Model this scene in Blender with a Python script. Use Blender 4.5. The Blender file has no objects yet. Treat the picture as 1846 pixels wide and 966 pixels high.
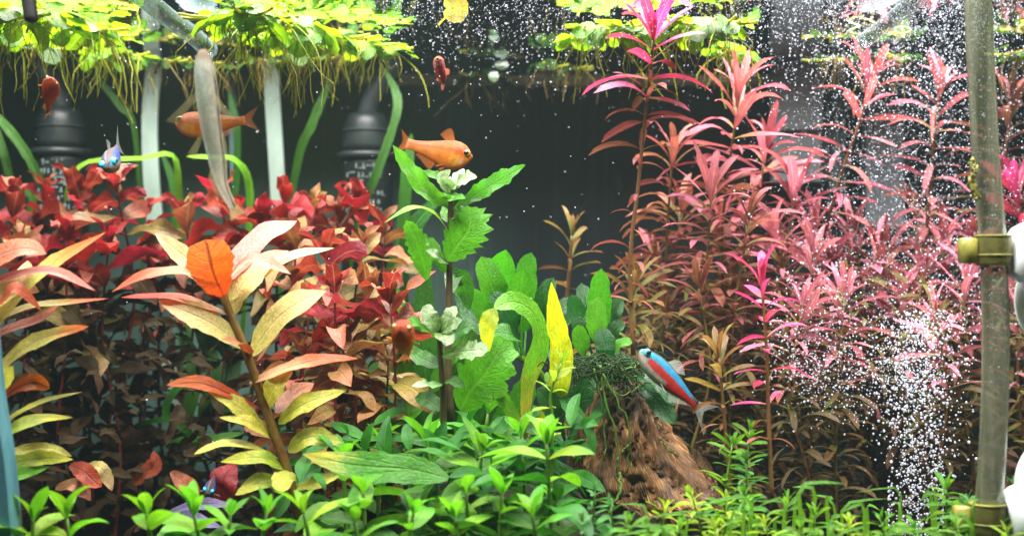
import bpy, math, random
import numpy as np
from mathutils import noise as mnoise
from mathutils import Vector, Matrix

random.seed(7)
rng = np.random.default_rng(7)
scene = bpy.context.scene
COL = scene.collection

# ------------------------------------------------------------------ camera, world, lamps, exposure
K = 4.334e-4          # half width of the view per pixel (of the 1846 px photograph) and metre of distance
CAMY, CAMZ = -0.42, 0.148
SURF = 0.267          # water level above the soil
cam_d = bpy.data.cameras.new('camera')
cam = bpy.data.objects.new('camera', cam_d)
COL.objects.link(cam)
cam.location = (0, CAMY, CAMZ)
cam.rotation_euler = (math.radians(90), 0, 0)
cam_d.sensor_width = 36
cam_d.lens = 45
cam_d.clip_start = 0.01
cam_d.clip_end = 20
cam_d.dof.use_dof = True
cam_d.dof.focus_distance = 0.53
cam_d.dof.aperture_fstop = 9.5
scene.camera = cam

world = bpy.data.worlds.new('World')
scene.world = world
world.use_nodes = True
world.node_tree.nodes['Background'].inputs[0].default_value = (0.80, 0.90, 1.0, 1)
world.node_tree.nodes['Background'].inputs[1].default_value = 0.035


def area(name, loc, sx, sy, power, col, rot=(0, 0, 0), spread=180):
    d = bpy.data.lights.new(name, 'AREA')
    d.shape = 'RECTANGLE'
    d.size, d.size_y, d.energy, d.color = sx, sy, power, col
    d.spread = math.radians(spread)
    o = bpy.data.objects.new(name, d)
    COL.objects.link(o)
    o.location, o.rotation_euler = loc, rot
    return o


area('led_and_fill_lamp', (0.0, 0.20, 0.355), 0.62, 0.08, 6.6, (1.0, 0.97, 0.95), spread=150)
area('led_and_fill_lamp', (0.02, -0.03, 0.365), 0.62, 0.05, 4.7, (1.0, 0.98, 0.94), (math.radians(20), 0, 0), spread=150)  # added fill lamp ahead of the tank, lighting what faces the camera

scene.view_settings.view_transform = 'Standard'
scene.view_settings.look = 'None'
scene.view_settings.exposure = 0
scene.view_settings.gamma = 1
scene.render.engine = 'CYCLES'
scene.cycles.max_bounces = 8
scene.cycles.volume_bounces = 0
scene.cycles.volume_step_rate = 4
scene.cycles.diffuse_bounces = 3
scene.cycles.glossy_bounces = 3
scene.cycles.transmission_bounces = 4
scene.cycles.transparent_max_bounces = 12
scene.cycles.caustics_reflective = False
scene.cycles.caustics_refractive = False
scene.cycles.use_denoising = True


# ------------------------------------------------------------------ helpers
def at(u, v, y):
    """The point of the tank at depth y (behind the front glass) seen at pixel u, v of the photograph."""
    d = y - CAMY
    return Vector(((u - 923) * K * d, y, CAMZ - (v - 483) * K * d))


def px(n, y):
    return n * K * (y - CAMY)


def lin(r, g, b):
    f = lambda c: c / 12.92 if c <= 0.04045 else ((c + 0.055) / 1.055) ** 2.4
    return (f(r / 255), f(g / 255), f(b / 255), 1)


class NT:
    def __init__(s, name):
        s.m = bpy.data.materials.new(name)
        s.m.use_nodes = True
        s.t = s.m.node_tree
        s.t.nodes.clear()
        s.out = s.t.nodes.new('ShaderNodeOutputMaterial')

    def n(s, typ, **kw):
        nd = s.t.nodes.new(typ)
        ins = kw.pop('ins', {})
        for k, v in kw.items():
            setattr(nd, k, v)
        for k, v in ins.items():
            s.put(nd.inputs[k], v)
        return nd

    def put(s, sock, v):
        if isinstance(v, bpy.types.NodeSocket):
            s.t.links.new(v, sock)
        else:
            sock.default_value = v

    def math(s, op, a, b=0.0, c=0.0, clamp=False):
        nd = s.n('ShaderNodeMath', operation=op, use_clamp=clamp)
        s.put(nd.inputs[0], a)
        s.put(nd.inputs[1], b)
        s.put(nd.inputs[2], c)
        return nd.outputs[0]

    def mix(s, f, a, b, blend='MIX'):
        nd = s.n('ShaderNodeMix', data_type='RGBA', blend_type=blend)
        s.put(nd.inputs[0], f)
        s.put(nd.inputs[6], a)
        s.put(nd.inputs[7], b)
        return nd.outputs[2]

    def rng(s, v, a, b, c=0.0, d=1.0, smooth=False):
        nd = s.n('ShaderNodeMapRange')
        if smooth:
            nd.interpolation_type = 'SMOOTHSTEP'
        for i, x in enumerate((v, a, b, c, d)):
            s.put(nd.inputs[i], x)
        return nd.outputs[0]

    def noise(s, vec, scale, detail=3, rough=0.55, w=None):
        nd = s.n('ShaderNodeTexNoise', noise_dimensions='4D' if w is not None else '3D')
        s.put(nd.inputs['Vector'], vec)
        nd.inputs['Scale'].default_value = scale
        nd.inputs['Detail'].default_value = detail
        nd.inputs['Roughness'].default_value = rough
        if w is not None:
            s.put(nd.inputs['W'], w)
        return nd.outputs['Fac']

    def scale(s, vec, xyz):
        nd = s.n('ShaderNodeVectorMath', operation='MULTIPLY')
        s.put(nd.inputs[0], vec)
        nd.inputs[1].default_value = xyz
        return nd.outputs[0]

    def principled(s, col, rough=0.5, spec=0.4, normal=None, **kw):
        nd = s.n('ShaderNodeBsdfPrincipled')
        s.put(nd.inputs['Base Color'], col)
        s.put(nd.inputs['Roughness'], rough)
        s.put(nd.inputs['Specular IOR Level'], spec)
        if normal is not None:
            s.put(nd.inputs['Normal'], normal)
        for k, v in kw.items():
            s.put(nd.inputs[k.replace('_', ' ')], v)
        return nd.outputs[0]

    def mixs(s, f, a, b):
        nd = s.n('ShaderNodeMixShader')
        s.put(nd.inputs[0], f)
        s.put(nd.inputs[1], a)
        s.put(nd.inputs[2], b)
        return nd.outputs[0]

    def bump(s, h, strength=0.4, dist=0.0005):
        nd = s.n('ShaderNodeBump')
        s.put(nd.inputs['Height'], h)
        nd.inputs['Strength'].default_value = strength
        nd.inputs['Distance'].default_value = dist
        return nd.outputs[0]

    def done(s, sh):
        s.t.links.new(sh, s.out.inputs[0])
        return s.m


def leaf_mat(name, base, tip, back=None, vein=None, vstr=0.45, hvar=0.03, vvar=0.5, trans=0.4, rough=0.40,
             spk=0.0, spk_col=(0.02, 0.012, 0.004, 1), nveins=8, t0=0.05, t1=1.0, mott=0.35, spec=0.42, sat=1.0):
    s = NT(name)
    uv = s.n('ShaderNodeUVMap').outputs[0]
    sx = s.n('ShaderNodeSeparateXYZ')
    s.put(sx.inputs[0], uv)
    u, v = sx.outputs[0], sx.outputs[1]
    rnd = s.n('ShaderNodeObjectInfo').outputs['Random']
    w = s.math('MULTIPLY', rnd, 40.0)
    n1 = s.noise(s.scale(uv, (1.6, 4.0, 1)), 1.4, 4, 0.6, w)
    n2 = s.noise(s.scale(uv, (1.0, 3.0, 1)), 14, 2, 0.6, w)
    vv = s.math('ADD', v, s.math('MULTIPLY', s.math('SUBTRACT', n1, 0.5), 0.5))
    col = s.mix(s.rng(vv, t0, t1, smooth=True), base, tip)
    a = s.math('ABSOLUTE', s.math('MULTIPLY_ADD', u, 2.0, -1.0))
    mid = s.rng(a, 0.03, 0.11, 1.0, 0.0, True)
    sv = s.math('FRACT', s.math('SUBTRACT', s.math('MULTIPLY', v, float(nveins)), s.math('MULTIPLY', a, 1.5)))
    sv = s.math('ABSOLUTE', s.math('SUBTRACT', sv, 0.5))
    side = s.rng(sv, 0.0, 0.09, 1.0, 0.0, True)
    veinm = s.math('MAXIMUM', mid, s.math('MULTIPLY', side, 0.45))
    if vein is None:
        vein = tuple(min(1, c * 1.6 + 0.02) for c in base[:3]) + (1,)
    mott_f = s.math('ADD', s.rng(n1, 0.3, 0.7, 1 - mott, 1 + mott * 0.6), s.rng(n2, 0.3, 0.7, -0.26, 0.26))
    r2 = s.math('FRACT', s.math('MULTIPLY', rnd, 17.3))
    hsv = s.n('ShaderNodeHueSaturation')
    s.put(hsv.inputs['Hue'], s.math('MULTIPLY_ADD', rnd, hvar * 2, 0.5 - hvar))
    hsv.inputs['Saturation'].default_value = sat
    s.put(hsv.inputs['Value'], s.math('MULTIPLY', mott_f, s.math('MULTIPLY_ADD', r2, vvar, 1 - vvar * 0.55)))
    if back is not None:
        bf = s.n('ShaderNodeNewGeometry').outputs['Backfacing']
        col = s.mix(bf, col, back)
    s.put(hsv.inputs['Color'], col)
    col = s.mix(s.math('MULTIPLY', veinm, vstr), hsv.outputs[0], vein)
    if spk > 0:
        sp = s.noise(s.scale(uv, (1, 3.0, 1)), 22, 2, 0.7, w)
        col = s.mix(s.rng(sp, 0.62 - 0.12 * spk, 0.70 - 0.08 * spk, 0, 0.75), col, spk_col)
    h = s.math('ADD', s.math('MULTIPLY', n2, 0.7), s.math('MULTIPLY', veinm, -0.6))
    bmp = s.bump(h, 0.6, 0.0011)
    p = s.principled(col, rough, spec, bmp)
    tr = s.n('ShaderNodeBsdfTranslucent')
    s.put(tr.inputs[0], s.mix(1.0, col, (1.15, 1.12, 1.0, 1), 'MULTIPLY'))
    return s.done(s.mixs(trans, p, tr.outputs[0]))


def plain_mat(name, col, rough=0.5, spec=0.4, nscale=60, var=0.25, col2=None, stretch=(1, 1, 1), bump=0.3, trans=0.0, alpha=0.0, metal=0.0, dist=0.0006):
    s = NT(name)
    co = s.n('ShaderNodeTexCoord').outputs['Object']
    n = s.noise(s.scale(co, stretch), nscale, 4, 0.6)
    n2 = s.noise(s.scale(co, stretch), nscale * 6, 2, 0.6)
    if col2 is None:
        col2 = tuple(c * (1 - var) for c in col[:3]) + (1,)
    c = s.mix(s.rng(s.math('MULTIPLY_ADD', n2, 0.35, n), 0.5, 0.85), col, col2)
    sh = s.principled(c, rough, spec, s.bump(s.math('ADD', n, s.math('MULTIPLY', n2, 0.4)), bump, dist), Metallic=metal)
    if trans:
        tr = s.n('ShaderNodeBsdfTranslucent')
        s.put(tr.inputs[0], c)
        sh = s.mixs(trans, sh, tr.outputs[0])
    if alpha:
        t = s.n('ShaderNodeBsdfTransparent')
        t.inputs[0].default_value = (0.93, 0.96, 0.95, 1)
        sh = s.mixs(alpha, sh, t.outputs[0])
    return s.done(sh)


# ------------------------------------------------------------------ mesh building
class MB:
    """Collects pieces (verts, faces, uv per vertex) and links them as one mesh object."""
    def __init__(s):
        s.v, s.f, s.uv, s.n = [], [], [], 0

    def add(s, v, f, uv=None):
        v = np.asarray(v, dtype=np.float64)
        s.v.append(v)
        s.uv.append(np.zeros((len(v), 2)) if uv is None else np.asarray(uv, dtype=np.float64))
        s.f += [tuple(i + s.n for i in q) for q in f]
        s.n += len(v)
        return s

    def mesh(s, name, mat, smooth=True):
        me = bpy.data.meshes.new(name)
        V = np.concatenate(s.v)
        UV = np.concatenate(s.uv)
        cnt = np.array([len(q) for q in s.f], dtype=np.int32)
        idx = np.array([i for q in s.f for i in q], dtype=np.int32)
        me.vertices.add(len(V))
        me.vertices.foreach_set('co', V.astype(np.float32).ravel())
        me.loops.add(len(idx))
        me.loops.foreach_set('vertex_index', idx)
        me.polygons.add(len(cnt))
        st = np.zeros(len(cnt), dtype=np.int32)
        st[1:] = np.cumsum(cnt)[:-1]
        me.polygons.foreach_set('loop_start', st)
        me.polygons.foreach_set('use_smooth', np.full(len(cnt), smooth))
        me.update(calc_edges=True)
        lay = me.uv_layers.new(name='UVMap')
        lay.data.foreach_set('uv', UV[idx].astype(np.float32).ravel())
        me.materials.append(mat)
        me.validate()
        return me


def link(name, me, parent=None, M=None):
    o = bpy.data.objects.new(name, me)
    COL.objects.link(o)
    if parent is not None:
        o.parent = parent
    if M is not None:
        o.matrix_basis = M
    return o


def tag(o, label, cat, group=None):
    o['label'], o['category'] = label, cat
    if group:
        o['group'] = group
    return o


def thing(name, label, cat, loc, group=None):
    o = bpy.data.objects.new(name, None)
    o.empty_display_size = 0.005
    COL.objects.link(o)
    o.location = loc
    return tag(o, label, cat, group)


def kind(o, k):
    o['kind'] = k
    return o


GRID = {}


def grid_faces(nr, nc, close=False):
    key = (nr, nc, close)
    if key not in GRID:
        q = []
        for r in range(nr - 1):
            for c in range(nc if close else nc - 1):
                c2 = (c + 1) % nc
                q.append((r * nc + c, r * nc + c2, (r + 1) * nc + c2, (r + 1) * nc + c))
        GRID[key] = q
    return GRID[key]


def catmull(pts, n):
    P = [np.array(p, dtype=float) for p in pts]
    if len(P) == 2:
        return np.array([P[0] + (P[1] - P[0]) * t for t in np.linspace(0, 1, n)])
    P = [2 * P[0] - P[1]] + P + [2 * P[-1] - P[-2]]
    m = len(P) - 3
    out = []
    for t in np.linspace(0, m, n):
        i = min(int(t), m - 1)
        f = t - i
        a, b, c, d = P[i:i + 4]
        out.append(0.5 * (2 * b + (c - a) * f + (2 * a - 5 * b + 4 * c - d) * f * f + (3 * b - a - 3 * c + d) * f ** 3))
    return np.array(out)


def frames(C, up):
    T = np.gradient(C, axis=0)
    T /= np.linalg.norm(T, axis=1)[:, None] + 1e-12
    up = np.array(up, dtype=float)
    N = up - T * (T @ up)[:, None]
    bad = np.linalg.norm(N, axis=1) < 1e-3
    N[bad] = np.cross(T[bad], [1, 0.3, 0.1])
    N /= np.linalg.norm(N, axis=1)[:, None]
    return T, N, np.cross(T, N)


def tube(C, R, sides=6, cap=True):
    """Points along the axis and radii: verts, faces, uv."""
    C = np.asarray(C, dtype=float)
    R = np.broadcast_to(np.asarray(R, dtype=float), (len(C),))
    T, N, B = frames(C, (0.13, 0.97, 0.2))
    a = np.linspace(0, 2 * np.pi, sides, endpoint=False)
    V = (C[:, None, :] + R[:, None, None] * (np.cos(a)[None, :, None] * N[:, None, :] + np.sin(a)[None, :, None] * B[:, None, :])).reshape(-1, 3)
    uv = np.stack([np.tile(np.arange(sides) / sides, len(C)), np.repeat(np.linspace(0, 1, len(C)), sides)], 1)
    f = list(grid_faces(len(C), sides, True))
    if cap:
        f = f + [tuple(range(sides))[::-1], tuple(range((len(C) - 1) * sides, len(C) * sides))]
    return V, f, uv


PROF = {
    'lance': lambda t: (t + 0.02) ** 0.75 * (1.0 - t) ** 0.85 / 0.33,
    'ovate': lambda t: (t + 0.02) ** 0.62 * (1.0 - t) ** 0.62 / 0.425,
    'strap': lambda t: np.minimum(1, (t + 0.03) ** 0.5 * 1.5) * np.minimum(1, (1.0 - t) ** 0.5 * 2.2),
    'spoon': lambda t: (0.10 + 0.9 * np.clip((t - 0.05) * 1.9, 0, 1) ** 1.4) * np.minimum(1, (1.0 - t) ** 0.55 * 1.75),
    'round': lambda t: np.sqrt(np.clip(1 - (2 * t - 1) ** 2, 0, 1)),
    'obov': lambda t: (t + 0.02) ** 0.85 * (1.0 - t) ** 0.36 / 0.49,
    'petiole': lambda t: np.where(t < 0.28, 0.09, np.sqrt(np.clip(1 - (2 * (t - 0.26) / 0.74 - 1) ** 2, 0, 1)) + 0.03),
}


def unit_leaf(W, prof='lance', bend=0.6, fold=0.25, wave=0.0, freq=2.0, twist=0.0, cols=5, rows=9, phase=0.0):
    t = np.linspace(0, 1, rows)
    w = np.clip(PROF[prof](t), 0.012, None) * W * 0.5
    w[-1] = 0.004 * 1
    th = 0.25 * bend - bend * t
    dy, dz = np.cos(th), np.sin(th)
    y = np.concatenate([[0], np.cumsum((dy[1:] + dy[:-1]) / 2 / (rows - 1))])
    z = np.concatenate([[0], np.cumsum((dz[1:] + dz[:-1]) / 2 / (rows - 1))])
    s = np.linspace(-1, 1, cols)
    V = np.zeros((rows, cols, 3))
    for i in range(rows):
        off_x = s * w[i]
        off_n = np.abs(s) * w[i] * fold + wave * w[i] * np.abs(s) * np.sin(2 * np.pi * freq * t[i] + phase + s * 0.9)
        a = twist * t[i]
        ox = off_x * math.cos(a) - off_n * math.sin(a)
        on = off_x * math.sin(a) + off_n * math.cos(a)
        V[i, :, 0] = ox
        V[i, :, 1] = y[i] - on * dz[i]
        V[i, :, 2] = z[i] + on * dy[i]
    uv = np.stack([np.tile((s + 1) / 2, rows), np.repeat(t, cols)], 1)
    return V.reshape(-1, 3), grid_faces(rows, cols), uv


def leaf_set(name, mat, n, W, prof, bend, fold=0.25, wave=0.0, freq=2.0, twist=0.3, cols=5, rows=9, dw=0.2):
    out = []
    for i in range(n):
        r = random.uniform
        arr = unit_leaf(W * r(1 - dw, 1 + dw), prof, r(*bend), fold * r(0.5, 1.4), wave * r(0.5, 1.4), freq * r(0.7, 1.3), r(-twist, twist), cols, rows, r(0, 6.28))
        out.append((MB().add(*arr).mesh(name, mat), arr))
    return out


def ribbon(pts, width, nrm, prof='lance', fold=0.15, wave=0.0, freq=2.0, cols=5, rows=12, twist=0.0, lobes=0, lobe=0.0):
    C = catmull(pts, rows)
    T, N, B = frames(C, nrm)
    t = np.linspace(0, 1, rows)
    w = np.clip(PROF[prof](t), 0.02, None) * width * 0.5
    if lobes:
        w = w * (1 + lobe * (np.abs(((t * lobes) % 1) - 0.5) * 4 - 1) * np.clip(t * 4, 0, 1))
    w = w * (1 + rng.normal(0, .05, rows))
    w[-1] = width * 0.01
    s = np.linspace(-1, 1, cols)
    V = np.zeros((rows, cols, 3))
    for i in range(rows):
        a = twist * t[i]
        b = B[i] * math.cos(a) + N[i] * math.sin(a)
        n = N[i] * math.cos(a) - B[i] * math.sin(a)
        lift = np.abs(s) * w[i] * (fold + wave * np.sin(2 * np.pi * freq * t[i] + s * 1.1 + freq))
        V[i] = C[i] + (s * w[i])[:, None] * b + lift[:, None] * n
    if lobes:   # the lobes point forward
        for i in range(rows):
            V[i] += (np.abs(s) * w[i] * 0.55)[:, None] * T[i]
    uv = np.stack([np.tile((s + 1) / 2, rows), np.repeat(t, cols)], 1)
    return V.reshape(-1, 3), grid_faces(rows, cols), uv


def part(name, parent, arrs, mat, smooth=True, stuff=False, label=None):
    """A child mesh given in world coordinates, moved into its parent's space."""
    m = MB()
    off = np.array(parent.matrix_basis.translation)
    p = parent.parent
    while p is not None:
        off = off + np.array(p.matrix_basis.translation)
        p = p.parent
    for a in (arrs if isinstance(arrs, list) else [arrs]):
        m.add(np.asarray(a[0]) - off, a[1], a[2] if len(a) > 2 else None)
    o = link(name, m.mesh(name, mat, smooth), parent)
    if stuff:
        o['kind'] = 'stuff'
    if label:
        o['label'] = label
    return o


def box(c, size, rot=None):
    x, y, z = [q / 2 for q in size]
    b = min(x, y, z) * 0.25
    V, f = [], []
    for zz, i in ((-z, b), (-z + b, 0), (z - b, 0), (z, b)):
        V += [(-x + i, -y + i, zz), (x - i, -y + i, zz), (x - i, y - i, zz), (-x + i, y - i, zz)]
    f = grid_faces(4, 4, True) + [(3, 2, 1, 0), (12, 13, 14, 15)]
    V = np.array(V)
    if rot is not None:
        V = V @ np.array(rot.to_matrix()).T
    return V + np.array(c), f, None


def lathe(prof, c, seg=24):
    a = np.linspace(0, 2 * np.pi, seg, endpoint=False)
    V = np.array([(r * math.cos(q), r * math.sin(q), z) for z, r in prof for q in a]) + np.array(c)
    uv = np.array([(j / seg, i / max(1, len(prof) - 1)) for i in range(len(prof)) for j in range(seg)])
    return V, grid_faces(len(prof), seg, True) + [tuple(range(seg))[::-1], tuple(range((len(prof) - 1) * seg, len(prof) * seg))], uv


BEADS = []      # points on leaves that carry small gas bubbles


def stem_plant(name, label, cat, group, pts, leaves, stem_mat, L, Ltop=None, spacing=0.007, per=2, tilt=(20, 82), stem_r=0.0011,
               own=10, start=0.02, jit=0.25, wsc=1.0, top_n=3, bead=False, Lbase=0.7, spin=None, dense_low=1.0, leaf_name='leaf', tilt_n=4.0, stop=0.0, low_leaves=None, low_from=99, foliage=None):
    """A stem along pts (world, base to tip) with whorls of leaves; the first `own` whorls from the tip are leaf objects, the rest one foliage part."""
    root = thing(name, label, cat, pts[0], group)
    C = catmull(pts, max(8, len(pts) * 4))
    seg = np.linalg.norm(np.diff(C, axis=0), axis=1)
    cum = np.concatenate([[0], np.cumsum(seg)])
    total = cum[-1]
    R = stem_r * (1.0 - 0.45 * cum / total)
    part('stem', root, tube(C, R, 6), stem_mat)
    base = np.array(pts[0])
    d = 0.0
    i = 0
    phi = random.uniform(0, 6.28) if spin is None else spin
    fol = MB()
    while d < total - start:
        q = total - d
        p = np.array([np.interp(q, cum, C[:, k]) for k in range(3)])
        j = min(max(int(np.searchsorted(cum, q)), 1), len(C) - 1)
        tan = C[j] - C[j - 1]
        tan /= np.linalg.norm(tan)
        f = min(1.0, i / tilt_n)
        ang = math.radians(tilt[0] + (tilt[1] - tilt[0]) * f ** 0.7)
        frac = d / max(total, 1e-6)
        size = L * (0.5 + 0.5 * min(1, (i + 0.3) / 1.8)) if Ltop is None else (Ltop + (L - Ltop) * min(1, i / 2.0))
        size *= 1 - (1 - Lbase) * frac
        k_per = per if i > 0 else max(per, top_n)
        ref = np.array([1.0, 0.2, 0.0])
        o1 = ref - tan * (ref @ tan)
        o1 /= np.linalg.norm(o1)
        o2 = np.cross(tan, o1)
        for k in range(k_per):
            if (i >= own and random.random() > dense_low) or (i > 2 and random.random() < .10):
                continue
            a = phi + 2 * math.pi * k / k_per + random.gauss(0, jit)
            out = o1 * math.cos(a) + o2 * math.sin(a)
            an = ang + random.gauss(0, jit * 0.55)
            dr = out * math.sin(an) + tan * math.cos(an)
            nn = tan * math.sin(an) - out * math.cos(an)
            roll = random.gauss(0, jit)
            bb = np.cross(dr, nn)
            nn2 = nn * math.cos(roll) + bb * math.sin(roll)
            xx = np.cross(dr, nn2)
            Ls = size * random.choice((.62, .8, .9, 1, 1.08, 1.15)) * random.uniform(.9, 1.08)
            me, arr = random.choice(foliage if i >= own and foliage else leaves if low_leaves is None or i < min(own, low_from) else low_leaves)
            Mx = np.stack([xx * Ls * wsc, dr * Ls, nn2 * Ls], 1)
            lp = p - base + out * stem_r * 0.4
            if i < own:
                M = Matrix(((*Mx[0], lp[0]), (*Mx[1], lp[1]), (*Mx[2], lp[2]), (0, 0, 0, 1)))
                link(leaf_name, me, root, M)
                if bead:
                    V = arr[0] @ Mx.T + p
                    BEADS.extend(V[rng.integers(0, len(V), 7)])
            else:
                fol.add(arr[0] @ Mx.T + lp, arr[1], arr[2])
        phi += math.pi / per + random.gauss(0, jit * 0.6)
        d += spacing * (0.55 + 0.45 * min(1, i / 3)) * random.uniform(0.85, 1.2)
        i += 1
        if stop and d > stop:
            break
    if fol.n:
        o = link('lower_foliage', fol.mesh('lower_foliage', (foliage or low_leaves or leaves)[0][0].materials[0]), root)
        o['kind'] = 'stuff'
    return root


# ------------------------------------------------------------------ materials
M = {}
# crimson stem plant (broad wavy leaves): pink-tan above, crimson beneath
M['red_a'] = leaf_mat('red_leaf', lin(158, 108, 72), lin(196, 110, 92), lin(156, 44, 40), lin(212, 148, 122), 0.35, 0.015, 0.7, 0.3, nveins=6, spk=0.3)
M['red_b'] = leaf_mat('crimson_leaf', lin(146, 44, 34), lin(186, 52, 40), lin(156, 28, 34), lin(110, 24, 26), 0.35, 0.012, 0.7, 0.34, nveins=6)
M['red_c'] = leaf_mat('bronze_leaf', lin(150, 134, 66), lin(178, 124, 78), lin(146, 78, 50), lin(196, 176, 112), 0.3, 0.03, 0.6, 0.32, nveins=6, spk=0.45)
M['red_stem'] = plain_mat('red_stem', lin(120, 35, 35), 0.45, 0.4, 300, 0.5, trans=0.2)
# hand placed leaves of the tall front plant
M['h_orange'] = leaf_mat('orange_leaf', lin(178, 66, 18), lin(204, 104, 18), lin(204, 100, 16), lin(100, 34, 8), 0.85, 0.004, 0.1, 0.6, nveins=7, mott=0.25)
M['h_cream'] = leaf_mat('cream_leaf', lin(200, 192, 104), lin(224, 190, 138), lin(215, 140, 70), lin(222, 214, 160), 0.4, 0.01, 0.2, 0.35, nveins=8, spk=0.2, mott=0.25)
M['h_pink'] = leaf_mat('pink_leaf', lin(188, 106, 86), lin(212, 134, 112), lin(215, 75, 45), lin(225, 160, 140), 0.4, 0.01, 0.2, 0.35, nveins=8, mott=0.25)
M['h_redtip'] = leaf_mat('red_tipped_leaf', lin(212, 160, 120), lin(215, 62, 30), lin(225, 80, 35), lin(220, 150, 110), 0.3, 0.01, 0.2, 0.45, t0=0.25, t1=0.75, mott=0.2)
M['h_yell'] = leaf_mat('yellow_green_leaf', lin(168, 168, 48), lin(190, 186, 70), lin(170, 160, 40), lin(200, 200, 110), 0.4, 0.015, 0.25, 0.4, spk=0.55, mott=0.3)
M['h_lime'] = leaf_mat('lime_leaf', lin(120, 150, 32), lin(190, 190, 50), lin(150, 160, 30), lin(200, 205, 100), 0.4, 0.015, 0.25, 0.45, spk=0.3, t0=0.3, mott=0.3)
M['h_brown'] = leaf_mat('brown_leaf', lin(150, 92, 48), lin(185, 105, 60), lin(150, 60, 30), lin(190, 130, 80), 0.35, 0.02, 0.3, 0.35, spk=0.8, mott=0.4)
M['h_ltip'] = leaf_mat('orange_tipped_leaf', lin(195, 190, 100), lin(220, 90, 35), lin(220, 100, 40), lin(215, 205, 140), 0.35, 0.01, 0.2, 0.42, t0=0.55, t1=0.95, mott=0.25)
M['h_stem'] = plain_mat('olive_stem', lin(122, 108, 36), 0.4, 0.45, 200, 0.4, lin(110, 60, 30), trans=0.25)
# pink stem plants (narrow leaves)
M['pink_a'] = leaf_mat('rose_leaf', lin(172, 164, 60), lin(208, 108, 132), lin(178, 92, 108), lin(232, 176, 166), 0.4, 0.015, 0.55, 0.34, nveins=3, t0=0.0, t1=0.48, sat=.95)
M['pink_hot'] = leaf_mat('magenta_leaf', lin(196, 136, 92), lin(222, 88, 146), lin(200, 58, 110), lin(245, 150, 170), 0.35, 0.02, 0.35, 0.4, nveins=3, t0=0.0, t1=0.45)
M['pink_red'] = leaf_mat('coral_leaf', lin(172, 152, 62), lin(204, 96, 112), lin(172, 80, 92), lin(228, 150, 124), 0.35, 0.02, 0.5, 0.34, nveins=3, t0=0.0, t1=0.48, sat=.95)
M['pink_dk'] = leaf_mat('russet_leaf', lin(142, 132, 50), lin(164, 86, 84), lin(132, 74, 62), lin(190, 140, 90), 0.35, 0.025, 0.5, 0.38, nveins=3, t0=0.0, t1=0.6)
M['pink_low'] = leaf_mat('dark_narrow_leaf', lin(88, 92, 32), lin(104, 76, 44), lin(80, 62, 34), lin(120, 100, 56), 0.35, 0.03, 0.7, 0.3, nveins=3, t0=0.0, t1=0.7)  # darker, more olive narrow leaf for the lower stems
M['pink_olive'] = leaf_mat('olive_leaf', lin(120, 132, 46), lin(146, 106, 60), lin(128, 96, 52), lin(190, 180, 90), 0.35, 0.03, 0.5, 0.38, nveins=3, t0=0.1, t1=0.9)
M['pink_stem'] = plain_mat('maroon_stem', lin(120, 58, 46), 0.45, 0.4, 300, 0.4, lin(110, 96, 44), trans=0.2)
M['olive_stem2'] = plain_mat('green_brown_stem', lin(108, 108, 44), 0.45, 0.4, 300, 0.4, lin(100, 60, 40), trans=0.2)
M['red_olive'] = leaf_mat('olive_bronze_leaf', lin(118, 116, 44), lin(140, 112, 54), lin(110, 84, 40), lin(160, 156, 84), 0.35, 0.02, 0.6, 0.32, nveins=6, spk=0.5)
M['old'] = leaf_mat('old_leaf', lin(46, 38, 16), lin(62, 40, 20), lin(48, 28, 14), lin(76, 62, 30), 0.3, 0.03, 0.6, 0.2, nveins=6, spk=0.6, spec=.12, rough=.6)  # aged brown leaves with the shade of the lower left put into their colour
# greens
M['green'] = leaf_mat('green_leaf', lin(114, 178, 24), lin(74, 152, 24), lin(88, 160, 22), lin(130, 184, 72), 0.35, 0.015, 0.45, 0.4, nveins=7, mott=0.25)
M['green_b'] = leaf_mat('bright_green_leaf', lin(150, 192, 24), lin(92, 164, 24), lin(104, 168, 22), lin(158, 200, 80), 0.35, 0.015, 0.35, 0.42, nveins=7, mott=0.22)
M['green_stem'] = plain_mat('green_stem', lin(96, 140, 40), 0.4, 0.4, 200, 0.3, trans=0.25)
M['green_dk'] = leaf_mat('deep_green_leaf', lin(58, 116, 18), lin(36, 92, 18), lin(48, 104, 16), lin(84, 140, 44), 0.35, 0.02, 0.6, 0.35, nveins=7, mott=0.3)
M['lobed'] = leaf_mat('lobed_leaf', lin(70, 136, 18), lin(80, 150, 22), lin(62, 122, 18), lin(108, 168, 50), 0.35, 0.008, 0.2, 0.42, nveins=8, mott=0.22)
M['lobed_dk'] = leaf_mat('lobed_dark_leaf', lin(40, 96, 18), lin(50, 112, 20), lin(40, 90, 16), lin(74, 130, 36), 0.35, 0.008, 0.2, 0.4, nveins=8, mott=0.25)
M['pale'] = leaf_mat('pale_leaf', lin(96, 138, 62), lin(158, 182, 138), lin(96, 138, 46), lin(180, 200, 156), 0.4, 0.01, 0.3, 0.3, nveins=8, mott=0.6)
M['dark_stem'] = plain_mat('dark_brown_stem', lin(78, 66, 40), 0.45, 0.4, 200, 0.4)
M['anub'] = leaf_mat('round_leaf', lin(56, 126, 14), lin(72, 146, 18), lin(62, 132, 16), lin(96, 160, 36), 0.3, 0.012, 0.5, 0.42, nveins=7, mott=0.25)
M['anub_dk'] = leaf_mat('dark_round_leaf', lin(22, 70, 22), lin(30, 88, 26), lin(26, 76, 20), lin(46, 104, 34), 0.3, 0.012, 0.5, 0.3, nveins=7, mott=0.3, rough=0.3)
M['crypt'] = leaf_mat('yellow_strap_leaf', lin(148, 168, 20), lin(205, 212, 22), lin(176, 190, 20), lin(215, 220, 60), 0.3, 0.006, 0.15, 0.5, nveins=16, mott=0.3, spk=0.25, spk_col=lin(120, 130, 16))
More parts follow.
